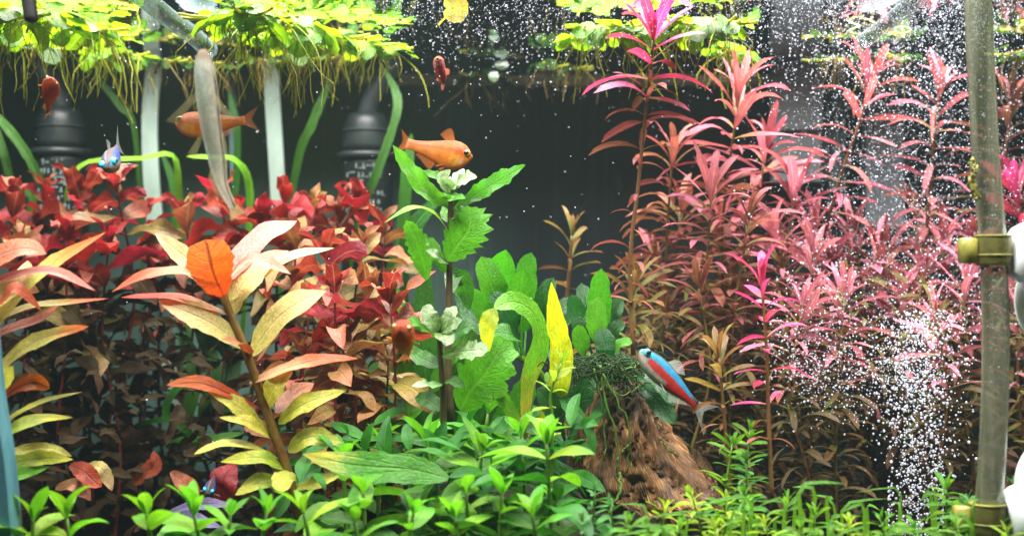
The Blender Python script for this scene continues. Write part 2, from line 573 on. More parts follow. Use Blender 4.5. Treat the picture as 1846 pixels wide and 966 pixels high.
M['crypt_g'] = leaf_mat('green_strap_leaf', lin(190, 180, 50), lin(98, 158, 30), lin(80, 140, 30), lin(130, 170, 60), 0.3, 0.006, 0.15, 0.3, t0=0.05, t1=0.35, nveins=20, mott=0.3, spk=0.3, spk_col=lin(50, 90, 20))
M['val'] = leaf_mat('ribbon_leaf', lin(50, 104, 24), lin(64, 126, 28), lin(52, 106, 24), lin(84, 140, 44), 0.25, 0.01, 0.3, 0.45, nveins=24, mott=0.25)
M['val_b'] = leaf_mat('bright_ribbon_leaf', lin(100, 168, 24), lin(126, 186, 34), lin(100, 168, 24), lin(150, 200, 60), 0.25, 0.01, 0.2, 0.45, nveins=24, mott=0.2)
M['float'] = leaf_mat('floating_leaf', lin(116, 156, 12), lin(84, 142, 16), lin(122, 164, 14), lin(164, 188, 44), 0.4, 0.02, 0.45, 0.48, nveins=5, mott=0.25)
M['float_dk'] = leaf_mat('dark_floating_leaf', lin(50, 86, 16), lin(58, 96, 20), lin(48, 80, 16), lin(120, 150, 50), 0.35, 0.02, 0.35, 0.45, nveins=5, mott=0.3)
M['root'] = plain_mat('root', lin(196, 196, 72), 0.5, 0.3, 400, 0.3, lin(168, 172, 56), trans=0.5)
M['root_dk'] = plain_mat('dull_root', lin(140, 124, 62), 0.5, 0.3, 400, 0.3, lin(110, 90, 40), trans=0.35)
M['small'] = leaf_mat('small_green_leaf', lin(118, 166, 34), lin(76, 142, 28), lin(90, 150, 30), lin(150, 190, 76), 0.4, 0.02, 0.45, 0.4, nveins=3, mott=0.2)
M['small_lime'] = leaf_mat('small_lime_leaf', lin(172, 194, 44), lin(134, 178, 44), lin(146, 182, 40), lin(186, 208, 90), 0.4, 0.02, 0.3, 0.42, nveins=3, mott=0.2)
M['small_dk'] = leaf_mat('small_dark_leaf', lin(80, 138, 60), lin(70, 132, 62), lin(70, 128, 50), lin(130, 180, 100), 0.4, 0.02, 0.4, 0.35, nveins=3, mott=0.2)
M['lav'] = leaf_mat('lavender_leaf', lin(92, 84, 120), lin(124, 116, 158), lin(90, 84, 120), lin(140, 132, 170), 0.25, 0.01, 0.2, 0.2, nveins=12, mott=0.3)
M['float_yel'] = leaf_mat('dead_yellow_leaf', lin(214, 190, 60), lin(222, 204, 90), lin(210, 190, 70), lin(180, 130, 40), 0.4, 0.01, 0.2, 0.5, nveins=8, mott=0.25)

# ------------------------------------------------------------------ the setting: soil, back glass, side walls, water surface
s = NT('dark_soil')
co = s.n('ShaderNodeTexCoord').outputs['Object']
n1, n2 = s.noise(co, 380, 4, 0.7), s.noise(co, 60, 3, 0.6)
M['soil'] = s.done(s.principled(s.mix(s.rng(n2, 0.35, 0.65), lin(26, 22, 16), lin(46, 40, 26)), 0.9, 0.2, s.bump(n1, 0.9, 0.002)))
nx, ny = 60, 40
X, Y = np.meshgrid(np.linspace(-0.40, 0.40, nx), np.linspace(0.004, 0.40, ny))
Z = 0.002 + 0.010 * np.clip((Y - 0.1) / 0.3, 0, 1) + 0.002 * np.sin(X * 40 + Y * 23) * np.cos(Y * 51 - X * 11) + rng.normal(0, 0.0005, X.shape)
m = MB().add(np.stack([X, Y, Z], 2).reshape(-1, 3), grid_faces(ny, nx))
kind(link('substrate', m.mesh('substrate', M['soil'])), 'structure')

s = NT('dark_back_glass')
co = s.n('ShaderNodeTexCoord').outputs['Object']
sx = s.n('ShaderNodeSeparateXYZ')
s.put(sx.inputs[0], co)
st1 = s.noise(s.scale(co, (60, 1, 2.2)), 1.0, 4, 0.65)
st2 = s.noise(s.scale(co, (300, 1, 9)), 1.0, 3, 0.6)
bl = s.noise(co, 9, 3, 0.5)
film = s.noise(s.scale(co, (1, 1, 0.55)), 30, 5, 0.6)
left = s.math('MULTIPLY', s.rng(sx.outputs[0], 0.02, -0.12, 0.0, 1.0, True), s.rng(s.math('MULTIPLY_ADD', bl, 0.06, sx.outputs[2]), 0.02, 0.10, 0.0, 1.0, True))  # pale upper left: reflected haze painted into the wall colour
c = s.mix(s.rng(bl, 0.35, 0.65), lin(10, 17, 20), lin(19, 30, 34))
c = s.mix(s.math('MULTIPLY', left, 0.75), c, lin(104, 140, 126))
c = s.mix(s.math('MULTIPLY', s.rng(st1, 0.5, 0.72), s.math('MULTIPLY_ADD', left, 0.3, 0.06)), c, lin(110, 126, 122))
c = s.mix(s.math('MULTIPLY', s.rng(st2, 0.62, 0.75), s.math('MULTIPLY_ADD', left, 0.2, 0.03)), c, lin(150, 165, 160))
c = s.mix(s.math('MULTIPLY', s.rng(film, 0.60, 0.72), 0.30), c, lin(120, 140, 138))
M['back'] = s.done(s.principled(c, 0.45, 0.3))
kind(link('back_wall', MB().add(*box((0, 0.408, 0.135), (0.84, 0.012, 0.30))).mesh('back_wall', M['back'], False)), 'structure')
M['side'] = plain_mat('dark_side_glass', lin(46, 56, 52), 0.25, 0.4, 20, 0.4)
for sgn in (-1, 1):
    kind(link('side_wall', MB().add(*box((sgn * 0.414, 0.205, 0.135), (0.012, 0.40, 0.30))).mesh('side_wall', M['side'], False)), 'structure')
M['rim'] = plain_mat('waterline_scum', lin(222, 234, 236), 0.5, 0.4, 18, 0.5, lin(130, 144, 148), stretch=(1, 1, 4))
a, b = at(640, 150, 0.385), at(1420, 117, 0.385)
kind(link('waterline_ledge', MB().add(*box(((a.x + b.x) / 2, 0.3935, (a.z + b.z) / 2), (b.x - a.x, 0.013, b.z - a.z))).mesh('waterline_ledge', M['rim'], False)), 'structure')

s = NT('water_surface')
co = s.n('ShaderNodeTexCoord').outputs['Object']
h = s.math('ADD', s.noise(co, 14, 2, 0.5), s.math('MULTIPLY', s.noise(co, 70, 2, 0.5), 0.15))
bm = s.bump(h, 0.35, 0.004)
fr = s.n('ShaderNodeFresnel', ins={'IOR': 1.33})
gl = s.n('ShaderNodeBsdfGlossy', ins={'Color': (0.93, 0.96, 0.97, 1), 'Roughness': 0.03})
s.put(gl.inputs['Normal'], bm)
tp = s.n('ShaderNodeBsdfTransparent')
M['water'] = s.done(s.mixs(fr.outputs[0], tp.outputs[0], gl.outputs[0]))
kind(link('water_surface', MB().add([(-0.41, 0.002, SURF), (0.41, 0.002, SURF), (0.41, 0.402, SURF), (-0.41, 0.402, SURF)], [(0, 1, 2, 3)]).mesh('water_surface', M['water'], False)), 'structure')

s = NT('water_haze')
v = s.n('ShaderNodeVolumePrincipled', ins={'Color': (0.66, 0.95, 0.95, 1), 'Density': 0.030, 'Anisotropy': 0.2})
s.t.links.new(v.outputs[0], s.out.inputs['Volume'])
M['haze'] = s.m
hz = MB().add([(x, y_, z) for z in (-1.05, 0.300) for x, y_ in ((-.5, -.6), (.5, -.6), (.5, .5), (-.5, .5))], [(3, 2, 1, 0), (4, 5, 6, 7), (0, 1, 5, 4), (1, 2, 6, 5), (2, 3, 7, 6), (3, 0, 4, 7)])
kind(link('haze', hz.mesh('haze', M['haze'], False)), 'stuff')

# ------------------------------------------------------------------ equipment at the back and at the sides
M['pump'] = plain_mat('black_plastic', lin(20, 24, 26), 0.4, 0.4, 40, 0.4, lin(38, 46, 46))
M['spout'] = plain_mat('grey_plastic', lin(40, 47, 49), 0.5, 0.4, 40, 0.3, lin(54, 62, 62))
M['print'] = plain_mat('white_print', lin(160, 176, 170), 0.5, 0.3, 300, 0.5)
M['strip'] = plain_mat('white_strip_plastic', lin(206, 228, 216), 0.45, 0.4, 30, 0.15, lin(180, 206, 192), stretch=(1, 1, 0.3), trans=0.3)
M['strip_dim'] = plain_mat('dull_strip_plastic', lin(104, 136, 136), 0.4, 0.4, 30, 0.2)
M['seam'] = plain_mat('seam_silicone', lin(78, 104, 98), 0.3, 0.5, 30, 0.4, lin(54, 72, 66), stretch=(6, 6, 0.4))
M['panel'] = plain_mat('grey_panel_plastic', lin(104, 110, 112), 0.55, 0.3, 16, 0.25, lin(84, 90, 92))
M['panel_dk'] = plain_mat('dark_panel_plastic', lin(26, 30, 34), 0.5, 0.3, 16, 0.25)
M['edge'] = plain_mat('blue_glass_edge', lin(96, 150, 160), 0.15, 0.5, 40, 0.35, lin(70, 116, 126), stretch=(4, 4, 0.5), trans=0.3)
M['black'] = plain_mat('black_rubber', lin(26, 22, 22), 0.5, 0.4, 80, 0.3)
M['white_plastic'] = plain_mat('white_plastic', lin(232, 236, 240), 0.32, 0.5, 20, 0.06, lin(220, 226, 230))
M['yellow_clear'] = plain_mat('yellowed_clear_plastic', lin(156, 152, 88), 0.25, 0.5, 90, 0.45, lin(104, 100, 52), trans=0.4, alpha=0.42)
M['yellow_clear2'] = plain_mat('yellowed_rim_plastic', lin(168, 164, 78), 0.25, 0.5, 90, 0.4, trans=0.35)

s = NT('dirty_clear_hose')
co = s.n('ShaderNodeTexCoord').outputs['Object']
n = s.noise(s.scale(co, (55, 55, 2.2)), 3.0, 3, 0.55)
n2 = s.noise(s.scale(co, (1, 1, 0.5)), 700, 2, 0.6)
c = s.mix(s.rng(n, 0.35, 0.65), lin(66, 72, 58), lin(150, 152, 132))
c = s.mix(s.rng(n2, 0.45, 0.7, 0, 0.6), c, lin(110, 108, 60))
p = s.principled(c, 0.18, 0.6, s.bump(n, 0.15, 0.001))
tp = s.n('ShaderNodeBsdfTransparent', ins={'Color': (0.75, 0.8, 0.74, 1)})
lw = s.n('ShaderNodeLayerWeight', ins={'Blend': 0.35}).outputs['Facing']
M['hose'] = s.done(s.mixs(s.rng(lw, 0.0, 0.85, 0.62, 0.05), p, tp.outputs[0]))
s = NT('clear_glass_tube')
p = s.principled(lin(120, 136, 138), 0.08, 0.7)
tp = s.n('ShaderNodeBsdfTransparent', ins={'Color': (0.9, 0.95, 0.95, 1)})
lw = s.n('ShaderNodeLayerWeight', ins={'Blend': 0.4}).outputs['Facing']
M['clear'] = s.done(s.mixs(s.rng(lw, 0.1, 0.95, 0.86, 0.25), p, tp.outputs[0]))


def pump(label, u, v0, v1, y, mirror, spout):
    """A dome-topped black filter canister; v0 the top of the dome, v1 the seam of the dome."""
    c = at(u, 640, y)
    q = lambda v: at(u, v, y).z - c.z
    r = px(47, y)
    t = thing('canister_filter', label, 'filter', c, 'filters at the back of the tank')
    h0, h1 = q(v0), q(v1)
    part('body', t, lathe([(0, r * 0.98), (h1 - px(20, y), r), (h1 - px(12, y), r * 1.02)], c, 32), M['pump'])
    part('collar', t, lathe([(h1 - px(12, y), r * 1.03), (h1 - px(8, y), r * 1.16), (h1, r * 1.16), (h1 + px(3, y), r * 1.04)], c, 32), M['pump'])
    dome = [(h1 + px(3, y) + (h0 - h1 - px(3, y)) * math.sin(a), r * (0.985 if a < 0.1 else 0.98 * (0.42 + 0.58 * math.cos(a) ** 0.62))) for a in np.linspace(0, math.pi / 2 * 0.98, 9)]
    part('dome', t, lathe(dome, c, 32), M['pump'])
    part('dome_rim', t, tube([np.array(c) + [r * 0.95 * math.cos(a), -r * 0.95 * math.sin(a), (h0 - h1) * 0.55 + h1 + 0.0006 * 0] for a in np.linspace(0.2, 2.9, 16)], px(1.6, y), 5), M['spout'])
    if spout:
        P = [at(a, b, y + d) for a, b, d in spout]
        part('spout', t, tube(catmull(P, 10), px(19, y), 14), M['spout'])
    # print on the front of the body
    cy = c.y - r * 1.03
    rows = [(302, 34, 9), (318, 70, 8), (350, 74, 8), (366, 60, 8), (381, 74, 8)]
    marks = MB()
    sg = -1 if mirror else 1
    for v, wd, hh in rows:
        z = at(u, v + (v1 - 278), y).z
        a = -wd / 2
        while a < wd / 2:
            ww = random.choice((3, 4, 6, 7))
            kk = random.random()
            def on(ang_px):
                th = ang_px * sg / 47.0
                return np.array([c.x + math.sin(th) * r * 1.012, c.y - math.cos(th) * r * 1.012, 0])
            segs = []
            if kk < 0.75:
                segs.append((a, a + ww, random.choice((0, hh * 0.5, hh)), 1.6))
            if kk > 0.35:
                segs.append((a + ww * 0.3, a + ww * 0.3 + 1.6, hh * 0.5, hh))
            for s0, s1, zo, th_ in segs:
                A, B_ = on(s0), on(s1)
                zc = z - px(zo - hh / 2, y)
                hz = px(th_ / 2, y)
                n_ = (A + B_) / 2 - np.array([c.x, c.y, 0])
                n_ = n_ / np.linalg.norm(n_) * 0.0003
                V = [A + [0, 0, zc - hz], B_ + [0, 0, zc - hz], B_ + [0, 0, zc + hz], A + [0, 0, zc + hz]]
                V = [np.array(p_) + n_ for p_ in V] + [np.array(p_) - n_ for p_ in V]
                marks.add(V, [(0, 1, 2, 3), (0, 1, 5, 4), (3, 2, 6, 7), (0, 3, 7, 4), (1, 2, 6, 5)])
            a += ww + random.choice((2, 2, 5))
    o = link('small_print', marks.mesh('small_print', M['print'], False), t)
    o.data.transform(Matrix.Translation(-c))
    o['kind'] = 'stuff'
    # the big word on the label
    fc = bpy.data.curves.new('lettering', 'FONT')
    fc.body = 'JET'
    fc.size = px(17, y)
    fc.extrude = 0.0003
    fc.align_x, fc.align_y = 'CENTER', 'CENTER'
    fc.materials.append(M['print'])
    o = link('lettering', fc, t, Matrix.Translation((px(-12, y) * sg, -r * 1.04, at(u, 334 + (v1 - 278), y).z - c.z)) @ Matrix.Rotation(math.radians(90), 4, 'X') @ Matrix.Diagonal((sg, 1, 1, 1)))
    bpy.context.view_layer.update()
    me = bpy.data.meshes.new_from_object(o.evaluated_get(bpy.context.evaluated_depsgraph_get()))
    Mx = o.matrix_basis.copy()
    bpy.data.objects.remove(o)
    link('lettering', me, t, Mx)
    return t


pump('black dome-topped filter behind the green ribbons, grey spout bending up to the right', 662, 204, 278, 0.33, False, [(660, 215, 0.0), (672, 180, 0), (694, 145, 0), (722, 104, 0)])
pump('far-left mirror copy of the black dome-topped filter, built in place of its reflection', 112, 196, 272, 0.335, True, [(114, 206, 0), (100, 165, 0), (74, 128, 0), (50, 96, 0)])  # built copy standing in for the other filter's reflection in the side glass


def strip(name, label, pts, wpx, y, mat, group=None):
    P = catmull([at(u, v, yy) for u, v, yy in pts], 14)
    t = np.linspace(0, 1, len(P))
    hw, hd = px(wpx, y) / 2, 0.0009
    V = []
    for p in P:
        for dx, dy in ((-hw, -hd), (-hw * 0.94, -hd * 1.6), (hw * 0.94, -hd * 1.6), (hw, -hd), (hw, hd), (-hw, hd)):
            V.append(p + [dx, dy, 0])
    f = grid_faces(len(P), 6, True) + [tuple(range(6)), tuple(range(len(V) - 6, len(V)))]
    base = Vector(P[-1])
    o = link(name, MB().add(np.array(V) - np.array(base), f).mesh(name, mat, False), None)
    o.location = base
    return tag(o, label, 'strip', group)


g = 'flat strips hanging at the back'
strip('plastic_strip', 'white plastic strip hanging beside the corner seam, left of the striped fish', [(281, 96, .335), (271, 200, .335), (272, 300, .333), (281, 410, .33)], 29, .335, M['strip'], g)
strip('plastic_strip', 'straight white plastic strip hanging behind the tail of the left orange fish', [(489, 96, .33), (491, 170, .33), (497, 270, .33), (503, 375, .33)], 28, .33, M['strip'], g)
strip('plastic_strip', 'dim blue-grey strip half hidden behind the striped fish', [(416, 120, .35), (420, 200, .35), (424, 330, .35)], 16, .35, M['strip_dim'], g)
strip('plastic_strip', 'short tilted white strip end low down among dark green ribbons', [(292, 640, .30), (312, 690, .30), (334, 768, .30)], 27, .30, M['strip'], g)
strip('corner_seam', 'dull green vertical silicone seam running down the left back corner', [(262, 90, .385), (266, 400, .385), (272, 900, .385)], 32, .385, M['seam'])

t = thing('filter_box', 'grey translucent box standing at the back behind the tallest pink stems', 'box', at(1440, 330, .36))
a, b = at(1392, 330, .35), at(1478, 62, .35)
part('front_panel', t, box(((a.x + b.x) / 2, .352, (a.z + b.z) / 2), (b.x - a.x, .008, b.z - a.z)), M['panel'], False)
a, b = at(1478, 330, .36), at(1500, 62, .36)
part('side_slot', t, box(((a.x + b.x) / 2, .362, (a.z + b.z) / 2), (b.x - a.x, .008, b.z - a.z)), M['panel_dk'], False)
a, b = at(1388, 235, .346), at(1482, 140, .346)
part('lower_panel', t, box(((a.x + b.x) / 2, .346, (a.z + b.z) / 2), (b.x - a.x, .003, b.z - a.z)), M['panel'], False)
a, b = at(1558, 412, .37), at(1626, 180, .37)
o = link('grey_plate', MB().add(*box((0, 0, 0), (b.x - a.x, .008, b.z - a.z))).mesh('grey_plate', M['panel'], False))
o.location = (a + b) / 2
tag(o, 'plain grey upright plate behind the rising bubbles', 'plate')
o = strip('standpipe', 'dim green-grey upright tube behind the bubble-covered pink stem', [(1508, 120, .37), (1508, 230, .37), (1508, 345, .37)], 30, .37, M['seam'])
o['category'] = 'tube'

# front left: glass edge and black rod
P = [at(-24, 520, .004), at(-8, 700, .004), at(12, 830, .004), at(26, 985, .004)]
C = catmull(P, 10)
V, q = [], px(26, .004)
for p in C:
    for dx, dy in ((-q, -.001), (-q * .1, -.001), (0, .001), (0, .008), (-q, .009)):
        V.append(p + [dx, dy, 0])
o = link('glass_edge', MB().add(np.array(V) - C[-1], grid_faces(10, 5, True) + [tuple(range(5)), tuple(range(45, 50))]).mesh('glass_edge', M['edge'], False))
o.location = Vector(C[-1])
tag(o, 'leaning pale blue glass edge at the lower left corner of the tank', 'glass')
C = catmull([at(48, -40, .02), at(52, 0, .02), at(55, 24, .02), at(56, 36, .02), at(56, 42, .02)], 9)
o = link('black_rod', MB().add(*tube(C - C[-1], np.array([13, 13, 13, 13, 13, 13, 12.5, 10, 4]) * K * .44, 14)).mesh('black_rod', M['black']))
o.location = Vector(C[-1])
tag(o, 'blunt black rod poking down in front of the leftmost floating plants', 'rod')


def tubing(name, label, pts, rpx, y, mat, cat='tube'):
    C = catmull([at(*p) for p in pts], 24)
    o = link(name, MB().add(*tube(C - C[-1], px(rpx, y), 20)).mesh(name, mat))
    o.location = Vector(C[-1])
    return tag(o, label, cat)


tubing('air_tube', 'slanting clear tube above the left white strip, ending in floating plants', [(215, -40, .10), (300, 30, .15), (345, 62, .19), (378, 92, .21)], 17, .17, M['clear'])
tubing('air_tube', 'slanting clear tube above the bubble-covered pink stems at the upper right', [(1700, -40, .10), (1640, 10, .14), (1590, 50, .18), (1560, 72, .20)], 15, .16, M['clear'])
tubing('water_hose', 'thick grimy clear hose standing upright at the right, held by two clips', [(1762, -30, .035), (1768, 120, .035), (1778, 300, .035), (1790, 440, .035), (1795, 600, .035), (1792, 760, .035), (1781, 930, .035), (1776, 1010, .035)], 24, .035, M['hose'], 'hose')
o = tubing('algae_tuft', 'yellow-green scrap clinging to the left edge of the upright hose', [(1752, 288, .03), (1756, 310, .03), (1752, 330, .03), (1762, 360, .03)], 4, .03, M['yellow_clear2'], 'algae')
o.data.materials[0] = M['yellow_clear2']
co_ = np.empty(len(o.data.vertices) * 3)
o.data.vertices.foreach_get('co', co_)
co_ += rng.normal(0, 0.0004, co_.shape)
o.data.vertices.foreach_set('co', co_)


def suction_clip(label, u, v, cup_u, cup_v, y, up=False):
    t = thing('suction_clip', label, 'clip', at(u, v, y), 'suction clips on the hose')
    c = np.array(at(u, v, y))
    r = px(31, y)
    h = px(27, y)
    part('ring', t, lathe([(-h, r * .9), (-h, r * 1.0), (-h * .8, r * 1.04), (h * .8, r * 1.04), (h, r), (h, r * .9), (-h, r * .9)], c, 28), M['yellow_clear'])
    part('ring_lip', t, [lathe([(-h * .3 - .0002, r * 1.05), (-h * .3 - .0002, r * 1.09), (-h * .3 + .0004, r * 1.09), (-h * .3 + .0004, r * 1.05)], c, 28),
                         lathe([(h * .95, r * 1.0), (h * .95, r * 1.07), (h * 1.05, r * 1.07), (h * 1.05, r * 1.0)], c, 28)], M['yellow_clear2'])
    a = at(u - 46, v, y)
    part('clip_arm', t, box((a.x, c[1], c[2]), (px(26, y), px(30, y), h * 1.7)), M['yellow_clear2'])
    # stem and white cup on the right, opening to the front glass
    p0, p1 = at(u + 34, v, y), at(cup_u, cup_v, y)
    C = np.array([p0 + (p1 - p0) * k for k in np.linspace(0, 1, 6)])
    part('cup_neck', t, tube(C, np.array([44, 54, 58, 58, 58, 58]) * px(1, y), 24), M['white_plastic'])
    rc = px(86, y)
    cc = np.array(at(1902, cup_v + (-48 if up else 78), y + .012))
    V, f, uv = lathe([(.012, rc * .3), (.010, rc * .62), (.005, rc * .88), (0, rc * .98), (-.0015, rc), (-.003, rc * .97), (-.001, rc * .8), (.004, rc * .3)], (0, 0, 0), 36)
    R = np.array(Matrix.Rotation(math.radians(90), 3, 'X') @ Matrix.Rotation(math.radians(22), 3, 'Y'))
    part('suction_cup', t, (V @ R.T + cc, f, uv), M['white_plastic'])
    return t


suction_clip('upper yellowed clip with white suction cup, halfway up the upright hose', 1790, 452, 1905, 462, .035)
suction_clip('lower yellowed clip with white suction cup, near the foot of the upright hose', 1780, 934, 1905, 918, .035, up=True)

# ------------------------------------------------------------------ driftwood
s = NT('driftwood')
uv = s.n('ShaderNodeUVMap').outputs[0]
co = s.n('ShaderNodeTexCoord').outputs['Object']
g1 = s.noise(s.scale(uv, (150, 7, 1)), 1.0, 5, 0.65)
g2 = s.noise(s.scale(uv, (46, 1.3, 1)), 1.0, 4, 0.6)
g3 = s.noise(co, 45, 3, 0.55)
g4 = s.noise(s.scale(uv, (320, 14, 1)), 1.0, 3, 0.65)
c = s.mix(s.rng(s.math('MULTIPLY_ADD', g3, .6, s.math('MULTIPLY', g2, .4)), 0.4, 0.62), lin(58, 38, 26), lin(158, 108, 62))
c = s.mix(s.rng(g3, 0.5, 0.66), c, lin(104, 82, 72))
c = s.mix(s.rng(g1, 0.52, 0.66, 0, 0.6), c, lin(60, 42, 30))
c = s.mix(s.rng(g4, 0.52, 0.68, 0, 0.7), c, lin(220, 180, 118))
sx = s.n('ShaderNodeSeparateXYZ')
s.put(sx.inputs[0], uv)
c = s.mix(s.math('MULTIPLY', s.rng(sx.outputs[1], 0.55, 0.9), s.rng(g3, 0.3, 0.6)), c, lin(36, 46, 22))
hgt = s.math('ADD', s.math('MULTIPLY', g1, 1.0), s.math('ADD', s.math('MULTIPLY', g4, 0.5), g2))
M['wood'] = s.done(s.principled(c, 0.75, 0.25, s.bump(hgt, 0.8, 0.0016)))

WY = 0.135


def wood_piece(prof, depth, seedv, nseg=90, nrow=46, y0=WY, ridge=.0021, jag=.005, twist=0.0):
    """prof: rows of (v, left u, right u) from the foot up; fibres, cracks and hollows come from stretched noise."""
    P = catmull([(b, c_, a) for a, b, c_ in prof], nrow)
    V, UV = [], []
    off = Vector((seedv * 7.1, seedv * 3.3, seedv * 1.7))
    for i in range(nrow):
        t = i / (nrow - 1)
        ul, ur, v = P[i]
        A, B_ = at(ul, v, y0), at(ur, v, y0)
        cx, hw = (A.x + B_.x) / 2, (B_.x - A.x) / 2
        for j in range(nseg):
            a = 2 * math.pi * j / nseg
            aw = a + twist * (t - 0.5) + .22 * mnoise.noise(off + Vector((math.cos(a) * 1.2, math.sin(a) * 1.2, t * 2.2)))
            q = lambda f, st: mnoise.noise(off + Vector((math.cos(aw) * f, math.sin(aw) * f, t * st)))
            crack = abs(q(7, 1.4))
            rd = ridge * (2.6 * q(1.6, 1.2) + 1.8 * q(4, 2.0) + 1.0 * q(11, 2.2) + .7 * q(22, 3.5) + .4 * q(40, 9)) - ridge * 2.6 * max(0, 1 - crack * 9) - ridge * 1.6 * max(0, q(2.2, 2.0) - .25) * 3
            dz = jag * 1.6 * mnoise.noise(off + Vector((math.cos(a) * 3, math.sin(a) * 3, 0))) * max(0, 1 - t * 5) + jag * 1.2 * mnoise.noise(off + Vector((math.cos(a) * 9, math.sin(a) * 9, 4))) * (max(0, 1 - t * 6) + max(0, t * 5 - 4))
            V.append((cx + (hw + rd) * math.cos(a), y0 + (depth * (1.15 - .5 * t) + rd) * math.sin(a), A.z + dz))
            UV.append((j / nseg, t))
    f = grid_faces(nrow, nseg, True) + [tuple(range((nrow - 1) * nseg, nrow * nseg))]
    return np.array(V), f, np.array(UV)


t = thing('driftwood', 'weathered brown driftwood stump flaring out at its foot, below the red and blue fish', 'driftwood', at(1160, 905, WY))
part('trunk', t, wood_piece([(905, 1080, 1296), (885, 1052, 1282), (850, 1046, 1262), (815, 1050, 1232), (775, 1056, 1204), (740, 1066, 1192), (714, 1076, 1184), (702, 1086, 1174), (696, 1104, 1158)], .030, 3, twist=0.8), M['wood'])
part('side_root', t, wood_piece([(866, 1040, 1120), (840, 1026, 1120), (800, 1022, 1110), (770, 1018, 1106), (744, 1020, 1106), (726, 1030, 1104), (718, 1046, 1092)], .018, 5, 240, 40, WY + .018, .0010, .0025, 0.4), M['wood'])
part('low_root', t, wood_piece([(905, 1236, 1300), (880, 1226, 1292), (850, 1222, 1284), (826, 1232, 1270), (808, 1240, 1262)], .016, 9, 200, 30, WY + .03, .0010, .002), M['wood'])
M['moss_root'] = plain_mat('mossy_root', lin(84, 120, 34), 0.55, 0.3, 400, 0.4, lin(60, 84, 28), trans=0.2)

# ------------------------------------------------------------------ fish
M['eye_w'] = plain_mat('eye_silver', lin(190, 140, 60), 0.2, 0.6, 500, 0.2)
M['eye_b'] = plain_mat('eye_blue', lin(60, 190, 235), 0.15, 0.6, 500, 0.2)
M['pupil'] = plain_mat('pupil_black', lin(14, 14, 16), 0.1, 0.6, 500, 0.1)


def fish_mat(name, bands, rough=0.38, trans=0.26, clear=0.0):
    """bands: (colour, c0, c1, v0, v1) laid over each other; c runs from the back (0) to the belly (1), v from nose to tail."""
    s = NT(name)
    uv = s.n('ShaderNodeUVMap').outputs[0]
    sx = s.n('ShaderNodeSeparateXYZ')
    s.put(sx.inputs[0], uv)
    n = s.noise(s.scale(uv, (3, 5, 1)), 2.0, 3, 0.6)
    wob = s.math('MULTIPLY', s.math('SUBTRACT', n, 0.5), 0.10)
    c = s.math('ADD', s.math('SUBTRACT', 1.0, s.math('ABSOLUTE', s.math('MULTIPLY_ADD', sx.outputs[0], 2.0, -1.0))), wob)
    v = s.math('ADD', sx.outputs[1], wob)
    col = bands[0][0]
    for col2, c0, c1, v0, v1, amt in bands[1:]:
        e = 0.035
        f = s.math('MULTIPLY', s.rng(c, c0 - e, c0 + e, 0, 1, True), s.rng(c, c1 - e, c1 + e, 1, 0, True))
        f = s.math('MULTIPLY', f, s.math('MULTIPLY', s.rng(v, v0 - e, v0 + e, 0, 1, True), s.rng(v, v1 - e, v1 + e, 1, 0, True)))
        col = s.mix(s.math('MULTIPLY', f, amt), col, col2)
    sc = s.n('ShaderNodeTexVoronoi')
    s.put(sc.inputs['Vector'], s.scale(uv, (16, 30, 1)))
    col = s.mix(s.rng(n, 0.35, 0.75, 0.0, 0.45), col, (0.02, 0.015, 0.01, 1))
    col = s.mix(s.rng(sc.outputs['Distance'], 0.25, 0.6, 0, 0.5), col, tuple(x * 0.4 for x in bands[0][0][:3]) + (1,))
    tr = s.n('ShaderNodeBsdfTranslucent')
    s.put(tr.inputs[0], col)
    body = s.mixs(trans, s.principled(col, rough, 0.25, s.bump(sc.outputs['Distance'], 0.6, 0.0006)), tr.outputs[0])
    tp = s.n('ShaderNodeBsdfTransparent')
    return s.done(s.mixs(clear, body, tp.outputs[0]) if clear else body)


def fin_mat(name, col, alpha):
    s = NT(name)
    uv = s.n('ShaderNodeUVMap').outputs[0]
    sx = s.n('ShaderNodeSeparateXYZ')
    s.put(sx.inputs[0], uv)
    ray = s.math('ABSOLUTE', s.math('SUBTRACT', s.math('FRACT', s.math('MULTIPLY', sx.outputs[0], 11.0)), 0.5))
    p = s.principled(col, 0.3, 0.5)
    tr = s.n('ShaderNodeBsdfTranslucent', ins={'Color': col})
    tp = s.n('ShaderNodeBsdfTransparent')
    sh = s.mixs(0.5, p, tr.outputs[0])
    fac = s.math('ADD', s.rng(ray, 0.1, 0.4, alpha - 0.2, alpha), s.math('MULTIPLY', sx.outputs[1], 0.25), clamp=True)
    return s.done(s.mixs(fac, sh, tp.outputs[0]))


